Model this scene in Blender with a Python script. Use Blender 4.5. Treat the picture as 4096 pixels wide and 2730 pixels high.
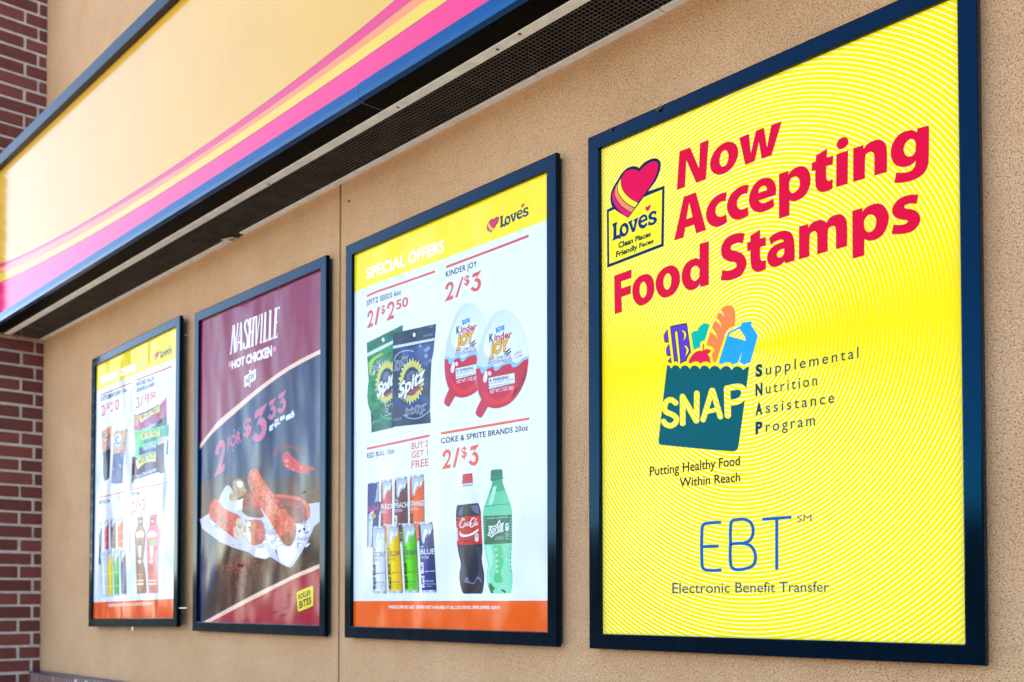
import bpy, bmesh, math, random
from mathutils import Vector, Matrix
from mathutils.geometry import tessellate_polygon

random.seed(7)
scene = bpy.context.scene
for o in list(bpy.data.objects):
    bpy.data.objects.remove(o)
COL = scene.collection

# ------------------------------------------------------------------ camera
S = 1.28            # height of one poster frame in metres: wall drawings below are in this unit
Z0 = 1.48           # height of the frames' lower edge above the ground
F_PX, CX, CY = 4297.8089, 2048.0, 2288.3622
YAW, PITCH, ROLL = 0.838982134, 0.0277332878, -0.000808450018
CAM = Vector((1.45058692, -1.50331954, 0.0908289273))
_r = Vector((math.cos(YAW), math.sin(YAW), 0))
FWD = Vector((-math.sin(YAW) * math.cos(PITCH), math.cos(YAW) * math.cos(PITCH), math.sin(PITCH)))
_u = _r.cross(FWD)
RIGHT = _r * math.cos(ROLL) + _u * math.sin(ROLL)
UP = _u * math.cos(ROLL) - _r * math.sin(ROLL)

cam_data = bpy.data.cameras.new('camera')
cam = bpy.data.objects.new('camera', cam_data)
COL.objects.link(cam)
cam.matrix_world = Matrix((
    (RIGHT.x, UP.x, -FWD.x, CAM.x * S),
    (RIGHT.y, UP.y, -FWD.y, CAM.y * S),
    (RIGHT.z, UP.z, -FWD.z, CAM.z * S + Z0),
    (0, 0, 0, 1)))
cam_data.sensor_fit = 'HORIZONTAL'
cam_data.sensor_width = 36.0
cam_data.lens = F_PX / 4096 * 36.0
cam_data.shift_x = 0.0
cam_data.shift_y = (CY - 1365.0) / 4096.0
cam_data.clip_start = 0.05
cam_data.clip_end = 2000
cam_data.dof.use_dof = True
cam_data.dof.focus_distance = 2.5
cam_data.dof.aperture_fstop = 5.0
scene.camera = cam

# ------------------------------------------------------------------ sky, sun, exposure
SUN_EL, SUN_AZ = math.radians(52), math.radians(-22)   # the sun stands behind the building: its wall is in open shade
world = bpy.data.worlds.new("World")
scene.world = world
world.use_nodes = True
wn = world.node_tree
wn.nodes.clear()
sky = wn.nodes.new('ShaderNodeTexSky')
sky.sky_type = 'NISHITA'
sky.sun_disc = False
sky.sun_elevation = SUN_EL
sky.sun_rotation = SUN_AZ
sky.air_density = 1.0
sky.dust_density = 0.3
sky.ozone_density = 2.5
bg = wn.nodes.new('ShaderNodeBackground')
bg.inputs['Strength'].default_value = 0.12
wo = wn.nodes.new('ShaderNodeOutputWorld')
tint = wn.nodes.new('ShaderNodeMix')          # the photograph is balanced for open shade
tint.data_type = 'RGBA'
tint.blend_type = 'MULTIPLY'
tint.inputs[0].default_value = 1.0
tint.inputs[7].default_value = (1.13, 0.99, 0.86, 1)
wn.links.new(sky.outputs[0], tint.inputs[6])
wn.links.new(tint.outputs[2], bg.inputs['Color'])
wn.links.new(bg.outputs[0], wo.inputs['Surface'])

sun_d = bpy.data.lights.new('sun', 'SUN')
sun_d.energy = 4.0
sun_d.angle = math.radians(0.53)
sun_d.color = (1.0, 0.95, 0.87)
sun = bpy.data.objects.new('sun', sun_d)
COL.objects.link(sun)
_sd = Vector((math.sin(SUN_AZ) * math.cos(SUN_EL), math.cos(SUN_AZ) * math.cos(SUN_EL), math.sin(SUN_EL)))
sun.rotation_euler = _sd.to_track_quat('Z', 'Y').to_euler()
sun.location = (0, 10, 12)

scene.view_settings.view_transform = 'Standard'
scene.view_settings.look = 'None'
scene.view_settings.gamma = 1.0
scene.view_settings.exposure = 2.98
scene.cycles.max_bounces = 8
scene.cycles.use_denoising = True


# ------------------------------------------------------------------ helpers
def lin(c):
    r = []
    for v in c[:3]:
        v = v / 255.0
        r.append(v / 12.92 if v <= 0.04045 else ((v + 0.055) / 1.055) ** 2.4)
    return r


def tag(o, label=None, cat=None, group=None, kind=None):
    if label: o['label'] = label
    if cat: o['category'] = cat
    if group: o['group'] = group
    if kind: o['kind'] = kind
    return o


def empty(name, loc=(0, 0, 0), rot=None):
    o = bpy.data.objects.new(name, None)
    COL.objects.link(o)
    o.location = loc
    if rot is not None:
        o.rotation_euler = rot
    o.empty_display_size = 0.1
    return o


def link_mesh(name, verts, faces, mats, parent=None, face_mats=None, smooth=False):
    me = bpy.data.meshes.new(name)
    me.from_pydata([tuple(v) for v in verts], [], faces)
    for m in (mats if isinstance(mats, (list, tuple)) else [mats]):
        me.materials.append(m)
    if face_mats:
        me.polygons.foreach_set('material_index', face_mats)
    if smooth:
        me.polygons.foreach_set('use_smooth', [True] * len(me.polygons))
    me.update()
    o = bpy.data.objects.new(name, me)
    COL.objects.link(o)
    if parent: o.parent = parent
    return o


class MB:
    """collects boxes and prisms, then links them as one mesh object"""
    def __init__(self):
        self.v, self.f = [], []

    def box(self, a, b):
        n = len(self.v)
        x0, y0, z0 = a
        x1, y1, z1 = b
        self.v += [(x0, y0, z0), (x1, y0, z0), (x1, y1, z0), (x0, y1, z0), (x0, y0, z1), (x1, y0, z1), (x1, y1, z1), (x0, y1, z1)]
        for q in ((0, 3, 2, 1), (4, 5, 6, 7), (0, 1, 5, 4), (1, 2, 6, 5), (2, 3, 7, 6), (3, 0, 4, 7)):
            self.f.append([n + i for i in q])
        return self

    def prism_x(self, prof, x0, x1):
        """profile [(y, z)] counter-clockwise seen from +x, extruded along x"""
        n, k = len(self.v), len(prof)
        self.v += [(x0, y, z) for y, z in prof] + [(x1, y, z) for y, z in prof]
        for i in range(k):
            j = (i + 1) % k
            self.f.append([n + i, n + j, n + k + j, n + k + i])
        self.f.append([n + i for i in range(k)][::-1])
        self.f.append([n + k + i for i in range(k)])
        return self

    def cyl(self, c, axis, r, h, n=14, r2=None):
        r2 = r if r2 is None else r2
        ax = Vector(axis).normalized()
        t = ax.orthogonal().normalized()
        b = ax.cross(t)
        k = len(self.v)
        c = Vector(c)
        for i in range(n):
            a = 2 * math.pi * i / n
            d = t * math.cos(a) + b * math.sin(a)
            self.v.append(tuple(c + d * r))
            self.v.append(tuple(c + ax * h + d * r2))
        for i in range(n):
            j = (i + 1) % n
            self.f.append([k + 2 * i, k + 2 * j, k + 2 * j + 1, k + 2 * i + 1])
        self.f.append([k + 2 * i for i in range(n)][::-1])
        self.f.append([k + 2 * i + 1 for i in range(n)])
        return self

    def build(self, name, mat, parent=None, bevel=0.0):
        o = link_mesh(name, self.v, self.f, mat, parent)
        if bevel:
            m = o.modifiers.new('bevel', 'BEVEL')
            m.width = bevel
            m.segments = 2
            m.limit_method = 'ANGLE'
        return o


def W3(x, y, z):
    """wall unit -> metres"""
    return Vector((x * S, y * S, z * S + Z0))


# ------------------------------------------------------------------ materials
def new_mat(name):
    m = bpy.data.materials.new(name)
    m.use_nodes = True
    nt = m.node_tree
    return m, nt, nt.nodes['Principled BSDF']


def N(nt, kind, **kw):
    n = nt.nodes.new(kind)
    for k, v in kw.items():
        if k in n.inputs:
            n.inputs[k].default_value = v
        else:
            setattr(n, k, v)
    return n


def noise_of(nt, scale, detail=4, rough=0.6, vec=None, dist=0.0):
    n = N(nt, 'ShaderNodeTexNoise')
    n.inputs['Scale'].default_value = scale
    n.inputs['Detail'].default_value = detail
    n.inputs['Roughness'].default_value = rough
    n.inputs['Distortion'].default_value = dist
    if vec is not None: nt.links.new(vec, n.inputs['Vector'])
    return n


def ramp_of(nt, src, stops):
    r = N(nt, 'ShaderNodeValToRGB')
    els = r.color_ramp.elements
    while len(els) < len(stops): els.new(0.5)
    for e, (p, c) in zip(els, stops):
        e.position = p
        e.color = (c[0], c[1], c[2], 1) if not isinstance(c, (int, float)) else (c, c, c, 1)
    nt.links.new(src, r.inputs['Fac'])
    return r


def mix_of(nt, fac, a, b, mode='MIX'):
    m = N(nt, 'ShaderNodeMix', data_type='RGBA', blend_type=mode)
    for sock, v in ((m.inputs[0], fac), (m.inputs[6], a), (m.inputs[7], b)):
        if hasattr(v, 'node'): nt.links.new(v, sock)
        elif isinstance(v, (int, float)): sock.default_value = v
        else: sock.default_value = (v[0], v[1], v[2], 1)
    return m.outputs[2]


def plain_mat(name, color, rough=0.5, metal=0.0, spec=0.45, vary=0.12, scale=8.0, bump=0.0, bscale=80.0):
    m, nt, b = new_mat(name)
    tc = N(nt, 'ShaderNodeTexCoord')
    n = noise_of(nt, scale, 5, 0.6, tc.outputs['Object'])
    d = [c * (1 - vary) for c in color]
    l = [min(1, c * (1 + vary)) for c in color]
    r = ramp_of(nt, n.outputs['Fac'], [(0.3, d), (0.7, l)])
    nt.links.new(r.outputs[0], b.inputs['Base Color'])
    b.inputs['Roughness'].default_value = rough
    b.inputs['Metallic'].default_value = metal
    b.inputs['Specular IOR Level'].default_value = spec
    if bump:
        n2 = noise_of(nt, bscale, 4, 0.6, tc.outputs['Object'])
        bp = N(nt, 'ShaderNodeBump')
        bp.inputs['Strength'].default_value = bump
        bp.inputs['Distance'].default_value = 0.002
        nt.links.new(n2.outputs['Fac'], bp.inputs['Height'])
        nt.links.new(bp.outputs[0], b.inputs['Normal'])
    return m


def stucco_mat():
    m, nt, b = new_mat('tan_sand_stucco')
    tc = N(nt, 'ShaderNodeTexCoord')
    v = tc.outputs['Object']
    big = noise_of(nt, 2.6, 7, 0.72, v)
    grain = noise_of(nt, 260, 4, 0.65, v)
    pits = noise_of(nt, 330, 3, 0.6, v, 0.5)
    col = ramp_of(nt, big.outputs['Fac'], [(0.25, (0.49, 0.277, 0.138)), (0.5, (0.575, 0.334, 0.175)), (0.75, (0.64, 0.386, 0.211))])
    g = ramp_of(nt, grain.outputs['Fac'], [(0.3, 0.70), (0.62, 1.12)])
    c1 = mix_of(nt, 1.0, col.outputs[0], g.outputs[0], 'MULTIPLY')
    p = ramp_of(nt, pits.outputs['Fac'], [(0.34, 0.36), (0.45, 1.0)])
    c2 = mix_of(nt, 1.0, c1, p.outputs[0], 'MULTIPLY')
    nt.links.new(c2, b.inputs['Base Color'])
    b.inputs['Roughness'].default_value = 0.92
    b.inputs['Specular IOR Level'].default_value = 0.2
    h = mix_of(nt, 0.55, grain.outputs['Fac'], p.outputs[0])
    bp = N(nt, 'ShaderNodeBump')
    bp.inputs['Strength'].default_value = 0.8
    bp.inputs['Distance'].default_value = 0.0045
    nt.links.new(h, bp.inputs['Height'])
    nt.links.new(bp.outputs[0], b.inputs['Normal'])
    return m


def brick_mat():
    m, nt, b = new_mat('dark_red_brick')
    tc = N(nt, 'ShaderNodeTexCoord')
    gi = N(nt, 'ShaderNodeNewGeometry')
    n = noise_of(nt, 30, 6, 0.7, tc.outputs['Object'])
    n3 = noise_of(nt, 220, 3, 0.6, tc.outputs['Object'])
    c = ramp_of(nt, gi.outputs['Random Per Island'], [(0.0, (0.085, 0.017, 0.012)), (0.5, (0.115, 0.023, 0.015)), (1.0, (0.155, 0.034, 0.022))])
    d = ramp_of(nt, n.outputs['Fac'], [(0.3, 0.72), (0.7, 1.15)])
    cc = mix_of(nt, 1.0, c.outputs[0], d.outputs[0], 'MULTIPLY')
    nt.links.new(cc, b.inputs['Base Color'])
    b.inputs['Roughness'].default_value = 0.85
    bp = N(nt, 'ShaderNodeBump')
    bp.inputs['Strength'].default_value = 0.6
    bp.inputs['Distance'].default_value = 0.002
    nt.links.new(n3.outputs['Fac'], bp.inputs['Height'])
    nt.links.new(bp.outputs[0], b.inputs['Normal'])
    return m


def frame_mat():
    m, nt, b = new_mat('navy_black_gloss_aluminium')
    tc = N(nt, 'ShaderNodeTexCoord')
    v = tc.outputs['Object']
    mp = N(nt, 'ShaderNodeMapping')
    mp.inputs['Scale'].default_value = (30, 30, 5)
    nt.links.new(v, mp.inputs['Vector'])
    streak = noise_of(nt, 1.0, 5, 0.65, mp.outputs[0])
    r = ramp_of(nt, streak.outputs['Fac'], [(0.3, 0.05), (0.75, 0.14)])
    c = ramp_of(nt, streak.outputs['Fac'], [(0.2, (0.0012, 0.0014, 0.003)), (0.8, (0.002, 0.003, 0.007))])
    nt.links.new(c.outputs[0], b.inputs['Base Color'])
    nt.links.new(r.outputs[0], b.inputs['Roughness'])
    b.inputs['Specular IOR Level'].default_value = 0.3
    b.inputs['Specular Tint'].default_value = (0.0, 0.42, 1.0, 1)
    return m


def wrinkle(nt, b, strength=1.0, rough=0.17, spec=0.24):
    """slow waves of a thin sheet held in a frame"""
    tc = N(nt, 'ShaderNodeTexCoord')
    mp = N(nt, 'ShaderNodeMapping')
    mp.inputs['Scale'].default_value = (3.4, 1, 1.5)
    mp.inputs['Rotation'].default_value = (0, 0.35, 0)
    nt.links.new(tc.outputs['Object'], mp.inputs['Vector'])
    n = noise_of(nt, 1.6, 1.5, 0.4, mp.outputs[0])
    bp = N(nt, 'ShaderNodeBump')
    bp.inputs['Strength'].default_value = strength
    bp.inputs['Distance'].default_value = 0.02
    nt.links.new(n.outputs['Fac'], bp.inputs['Height'])
    nt.links.new(bp.outputs[0], b.inputs['Normal'])
    b.inputs['Roughness'].default_value = rough
    b.inputs['Specular IOR Level'].default_value = spec


def ink_mat(name, strength=1.0, rough=0.17, spec=0.24):
    m, nt, b = new_mat(name)
    a = N(nt, 'ShaderNodeAttribute')
    a.attribute_name = 'ink'
    nt.links.new(a.outputs['Color'], b.inputs['Base Color'])
    wrinkle(nt, b, strength, rough, spec)
    return m


def photo_ink_mat(name, scale, lo, hi, strength=1.0):
    """ink whose printed colour is mottled, for printed photographs"""
    m, nt, b = new_mat(name)
    a = N(nt, 'ShaderNodeAttribute')
    a.attribute_name = 'ink'
    tc = N(nt, 'ShaderNodeTexCoord')
    n = noise_of(nt, scale, 5, 0.65, tc.outputs['Object'], 0.4)
    r = ramp_of(nt, n.outputs['Fac'], [(0.32, lo), (0.68, hi)])
    c = mix_of(nt, 1.0, a.outputs['Color'], r.outputs[0], 'MULTIPLY')
    nt.links.new(c, b.inputs['Base Color'])
    wrinkle(nt, b, strength)
    return m


def ring_mat(cx, cz, period):
    """yellow poster ground with fine white rings"""
    m, nt, b = new_mat('yellow_ringed_print')
    tc = N(nt, 'ShaderNodeTexCoord')
    sep = N(nt, 'ShaderNodeSeparateXYZ')
    nt.links.new(tc.outputs['Object'], sep.inputs[0])

    def mth(op, a, c=None):
        n = N(nt, 'ShaderNodeMath', operation=op)
        for i, v in enumerate((a, c)):
            if v is None: continue
            if hasattr(v, 'node'): nt.links.new(v, n.inputs[i])
            else: n.inputs[i].default_value = v
        return n.outputs[0]
    dx = mth('SUBTRACT', sep.outputs['X'], cx)
    dz = mth('SUBTRACT', sep.outputs['Z'], cz)
    r = mth('SQRT', mth('ADD', mth('MULTIPLY', dx, dx), mth('MULTIPLY', dz, dz)))
    ph = mth('FRACT', mth('DIVIDE', r, period))
    tri = mth('ABSOLUTE', mth('SUBTRACT', ph, 0.5))               # 0 at ring centre
    # the rings are strong above and below the centre and thin out sideways
    az = mth('ABSOLUTE', mth('DIVIDE', dz, mth('ADD', r, 0.0001)))
    wdt = mth('ADD', mth('MULTIPLY', az, 0.07), 0.03)
    e = N(nt, 'ShaderNodeMapRange')
    nt.links.new(tri, e.inputs['Value'])
    nt.links.new(mth('ADD', wdt, 0.03), e.inputs['From Min'])
    nt.links.new(mth('SUBTRACT', wdt, 0.03), e.inputs['From Max'])
    az2 = N(nt, 'ShaderNodeMapRange')
    nt.links.new(az, az2.inputs['Value'])
    az2.inputs['From Min'].default_value = 0.0
    az2.inputs['From Max'].default_value = 0.45
    az2.inputs['To Min'].default_value = 0.05
    k = mth('MULTIPLY', mth('MULTIPLY', e.outputs[0], az2.outputs[0]), 0.82)
    big = noise_of(nt, 2.2, 3, 0.5, tc.outputs['Object'])
    y = ramp_of(nt, big.outputs['Fac'], [(0.3, (0.86, 0.625, 0.0)), (0.7, (0.86, 0.675, 0.0))])
    c = mix_of(nt, k, y.outputs[0], (0.80, 0.80, 0.74))
    nt.links.new(c, b.inputs['Base Color'])
    wrinkle(nt, b, 0.35, 0.3, 0.05)
    return m


M = {}
M['stucco'] = stucco_mat()
M['brick'] = brick_mat()
M['mortar'] = plain_mat('grey_mortar', (0.42, 0.35, 0.31), 0.95, vary=0.2, scale=25, bump=0.8, bscale=160)
M['frame'] = frame_mat()
M['dark'] = plain_mat('matt_black_metal', (0.010, 0.010, 0.011), 0.6, vary=0.3)
M['ink'] = ink_mat('printed_ink')
M['vinyl'] = ink_mat('dull_vinyl_ink', 0.35, 0.3, 0.05)
M['food'] = photo_ink_mat('mottled_photo_ink', 55, 0.45, 1.5, 1.4)
M['wood'] = photo_ink_mat('streaky_photo_ink', 12, 0.3, 2.0, 1.4)
M['cloth'] = ink_mat('wrinkled_printed_ink', 1.7)
M['steel'] = plain_mat('zinc_steel', (0.55, 0.55, 0.56), 0.35, 0.9, vary=0.2)
M['white_metal'] = plain_mat('weathered_white_paint', (0.80, 0.77, 0.71), 0.6, vary=0.14, scale=22, bump=0.2, bscale=60)
M['flashing'] = plain_mat('dark_blue_flashing', (0.015, 0.03, 0.08), 0.3, vary=0.25)
M['sealant'] = plain_mat('tan_sealant', (0.30, 0.19, 0.10), 0.8)
M['orange_sealant'] = plain_mat('orange_sealant', (0.55, 0.22, 0.04), 0.7)
M['debris'] = plain_mat('grey_debris', (0.16, 0.13, 0.10), 0.95, vary=0.4, scale=300)
M['asphalt'] = plain_mat('worn_asphalt', (0.04, 0.04, 0.04), 0.9, spec=0.1, vary=0.25, scale=0.8)
M['concrete'] = plain_mat('pale_concrete', (0.28, 0.235, 0.18), 0.9, vary=0.12, scale=0.8)
M['hill'] = plain_mat('dark_woodland', (0.015, 0.022, 0.012), 0.95, vary=0.4, scale=0.15)
M['unseen_building_mass'] = plain_mat('grey_unseen_mass', (0.25, 0.24, 0.23), 0.9)


# ------------------------------------------------------------------ setting: ground, unseen far woodland
g = link_mesh('ground', [(-400, -400, 0), (400, -400, 0), (400, 400, 0), (-400, 400, 0)], [[0, 1, 2, 3]], M['asphalt'])
tag(g, kind='structure')
pv = link_mesh('pavement', [(-24, -17, 0.004), (22, -17, 0.004), (22, 0.2, 0.004), (-24, 0.2, 0.004)], [[0, 1, 2, 3]], M['concrete'])
tag(pv, kind='structure')
hv, hf = [], []
nseg = 120
for i in range(nseg):
    a = 2 * math.pi * i / nseg
    # unseen wooded rise, raised across the car park to block low sky in reflections
    toward = max(0.0, math.cos(a - math.radians(-75)))
    h = 4.5 + 9.0 * toward ** 2 + 1.2 * math.sin(5 * a) + 0.8 * math.sin(11 * a + 1) + random.uniform(-.6, .6)
    for rr, zz in ((88, -0.3), (98, h), (130, -0.3)):
        hv.append((rr * math.cos(a), rr * math.sin(a), zz))
for i in range(nseg):
    j = (i + 1) % nseg
    for q in (0, 1):
        hf.append([3 * i + q, 3 * j + q, 3 * j + q + 1, 3 * i + q + 1])
tag(link_mesh('unseen_rise', hv, hf, M['hill']), kind='structure')

# ------------------------------------------------------------------ store wall
YW = 0.024                       # stucco face behind the frames' front plane
XB = -3.175                      # the brick pier's side face
JX = -0.921                      # control joint
wall = empty('store_wall', W3(0, YW, 0))
wall.location.z = 0
tag(wall, 'tan sand-textured stucco store wall that carries the four poster frames', 'wall', kind='thing')


def wall_box(name, x0, x1, z0, z1, y0, y1, mat):
    mb = MB()
    mb.box((x0 * S, y0 * S - YW * S, z0), (x1 * S, y1 * S - YW * S, z1))
    return mb.build(name, mat, wall)


TOP = 6.2
wall_box('stucco_panel', XB - 0.05, JX - 0.0045, 0.0, TOP, YW, YW + 0.12, M['stucco'])
wall_box('stucco_panel', JX + 0.0045, 3.4, 0.0, TOP, YW, YW + 0.12, M['stucco'])
wall_box('joint_sealant', JX - 0.0045, JX + 0.0045, 0.0, TOP - 0.002, YW + 0.006, YW + 0.11, M['sealant'])
mb = MB()
mb.box((-9, 0.16 * S, 0.1), (6, 9, TOP - 0.3))  # unseen building mass, added behind the wall to block the sun
mb.build('unseen_building_mass', M['unseen_building_mass'], wall)

# ------------------------------------------------------------------ brick pier on the left
YP = -0.243                      # its front face
pier = empty('brick_pier', (XB * S, 0, 0))
tag(pier, 'dark red brick pier with pale grey mortar at the left end of the wall', 'brick pier', kind='thing')
CH = 0.0550 * S                  # course height
BL = 0.160 * S
MJ = 0.0105 * S
mb = MB()
zc0 = Z0 - 0.034 * S
k0 = -int(zc0 / CH)
ya, yb = YP * S, YW * S
for k in range(k0, int((TOP - zc0) / CH)):
    z0 = zc0 + k * CH + MJ * 0.5 - CH * 0.0
    z1 = z0 + CH - MJ
    off = (-0.0115 if k % 2 else -0.065) * S
    y = off
    edges = []
    while y < yb: y += BL
    while y > ya - BL:
        edges.append(y)
        y -= BL
    edges = sorted(edges)
    for y0, y1 in zip(edges[:-1], edges[1:]):
        q0, q1 = max(y0 + MJ / 2, ya), min(y1 - MJ / 2, yb - 0.002)
        if q1 - q0 < 0.006: continue
        j = lambda: random.uniform(-0.0016, 0.0016)
        dx = random.uniform(-0.002, 0.0015)
        n = len(mb.v)
        mb.box((-0.095, q0 + j(), z0 + j()), (dx, q1 + j(), z1 + j()))
    # front face of the pier (headers and stretchers facing the car park)
    x = -0.1 - (0.10 if k % 2 else 0.0)
    while x > -1.3:
        mb.box((x - BL + MJ, ya, z0), (x, ya + 0.09, z1))
        x -= BL
mb.build('brickwork', M['brick'], pier, bevel=0.004)
mb = MB()
mb.box((-1.35, ya + 0.008, 0.0), (-0.006, yb - 0.001, TOP - 0.01))
mb.build('mortar', M['mortar'], pier)

# ------------------------------------------------------------------ brick sill below the posters
sill = empty('brick_sill', W3(-2.4, YW, -0.2))
tag(sill, 'red brick sill of upright bricks under dark flashing at the foot of the stucco', 'brick sill', kind='thing')
ys0, ys1 = -0.022 - YW, 0.0 - YW
mb = MB()
x = XB + 0.004
while x < 0.6:
    mb.box(((x + 2.4 + 0.0016) * S, -0.044 * S + random.uniform(-.001, .001), -0.17 * S), ((x + 2.4 + 0.0265 - 0.0045) * S, -0.001, 0.0015 * S))
    x += 0.0265
mb.build('brickwork', M['brick'], sill, bevel=0.0015)
mb = MB()
mb.box(((XB + 2.4) * S, -0.0434 * S, -0.3 * S), ((0.6 + 2.4) * S, -0.003, 0.001 * S))
mb.build('mortar', M['mortar'], sill)
mb = MB()
mb.prism_x([(-0.001, 0.0095 * S), (-0.045 * S, 0.0065 * S), (-0.0455 * S, 0.0025 * S), (-0.001, 0.0025 * S)], (XB + 2.4) * S, (0.6 + 2.4) * S)
mb.build('flashing', M['flashing'], sill)

# ------------------------------------------------------------------ pixel rays of the survey photograph -> points on a plane of the place
def ray(px, py):
    return (FWD + RIGHT * ((px - CX) / F_PX) - UP * ((py - CY) / F_PX))


def on_y(px, py, y):
    d = ray(px, py)
    return CAM + d * ((y - CAM.y) / d.y)


def on_z(px, py, z):
    d = ray(px, py)
    return CAM + d * ((z - CAM.z) / d.z)


def parse(path):
    """'x,y x,y~ ...' : plain points are corners, points with ~ are smooth"""
    pts = []
    for t in path.split():
        sm = t.endswith('~')
        x, y = t.rstrip('~').split(',')
        pts.append((float(x), float(y), sm))
    return pts


def curve_pts(pts, closed=True, step=4):
    n = len(pts)
    out = []
    rng = range(n if closed else n - 1)
    for i in rng:
        a, b = pts[i], pts[(i + 1) % n]
        out.append((a[0], a[1]))
        if not (a[2] or b[2]): continue
        pa, pb = pts[i - 1], pts[(i + 2) % n]
        ln = math.hypot(b[0] - a[0], b[1] - a[1])
        def tan(p, q, m):
            l = math.hypot(q[0] - p[0], q[1] - p[1]) or 1
            return ((q[0] - p[0]) / l * ln, (q[1] - p[1]) / l * ln)
        endA = (not closed and i == 0)
        endB = (not closed and i == n - 2)
        ta = tan(pa, b, a) if (a[2] and not endA) else None
        tb = tan(a, pb, b) if (b[2] and not endB) else None
        ch = (b[0] - a[0], b[1] - a[1])
        if ta is None: ta = (1.5 * ch[0] - 0.5 * tb[0], 1.5 * ch[1] - 0.5 * tb[1]) if tb else ch
        if tb is None: tb = (1.5 * ch[0] - 0.5 * ta[0], 1.5 * ch[1] - 0.5 * ta[1])
        for s in range(1, step):
            t = s / step
            h0, h1 = 2 * t**3 - 3 * t**2 + 1, t**3 - 2 * t**2 + t
            h2, h3 = -2 * t**3 + 3 * t**2, t**3 - t**2
            out.append((h0 * a[0] + h1 * ta[0] + h2 * b[0] + h3 * tb[0], h0 * a[1] + h1 * ta[1] + h2 * b[1] + h3 * tb[1]))
    if not closed: out.append(pts[-1][:2])
    return out


_txt = {}


def text_mesh(s, bold=0.0, space=1.0, shear=0.0):
    """vertices (x, y), triangles/polys and cap height of a line of lettering"""
    key = (s, bold, space, shear)
    if key in _txt: return _txt[key]
    c = bpy.data.curves.new('lettering', 'FONT')
    c.body = s
    c.size = 1.0
    c.offset = bold
    c.space_character = space
    c.shear = shear
    c.resolution_u = 3
    c.fill_mode = 'FRONT'
    o = bpy.data.objects.new('lettering', c)
    COL.objects.link(o)
    dg = bpy.context.evaluated_depsgraph_get()
    me = bpy.data.meshes.new_from_object(o.evaluated_get(dg))
    v = [(p.co.x, p.co.y) for p in me.vertices]
    f = [tuple(p.vertices) for p in me.polygons]
    bpy.data.objects.remove(o)
    bpy.data.curves.remove(c)
    bpy.data.meshes.remove(me)
    _txt[key] = (v, f)
    return v, f


_h = text_mesh('H')
CAP = max(p[1] for p in _h[0])


def clip_to_sheet(pts):
    """nothing is printed beyond the paper's edge"""
    e = 0.0006
    for ax, lim, sg in ((0, SHEET[0] + e, 1), (0, SHEET[2] - e, -1), (1, SHEET[1] + e, 1), (1, SHEET[3] - e, -1)):
        out = []
        for i, b in enumerate(pts):
            a = pts[i - 1]
            ia, ib = (a[ax] - lim) * sg >= 0, (b[ax] - lim) * sg >= 0
            if ia != ib:
                t = (lim - a[ax]) / (b[ax] - a[ax])
                out.append((a[0] + (b[0] - a[0]) * t, a[1] + (b[1] - a[1]) * t))
            if ib: out.append(b)
        pts = out
    return pts


def ink_of(c, name=''):
    """print density on this stock"""
    k = 0.80 if name in VINYL_PARTS else 0.70
    return [k * v ** 1.14 for v in c[:3]]


VINYL_PARTS = ('headline_lettering', 'store_logo', 'grocery_bag_emblem')


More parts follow.
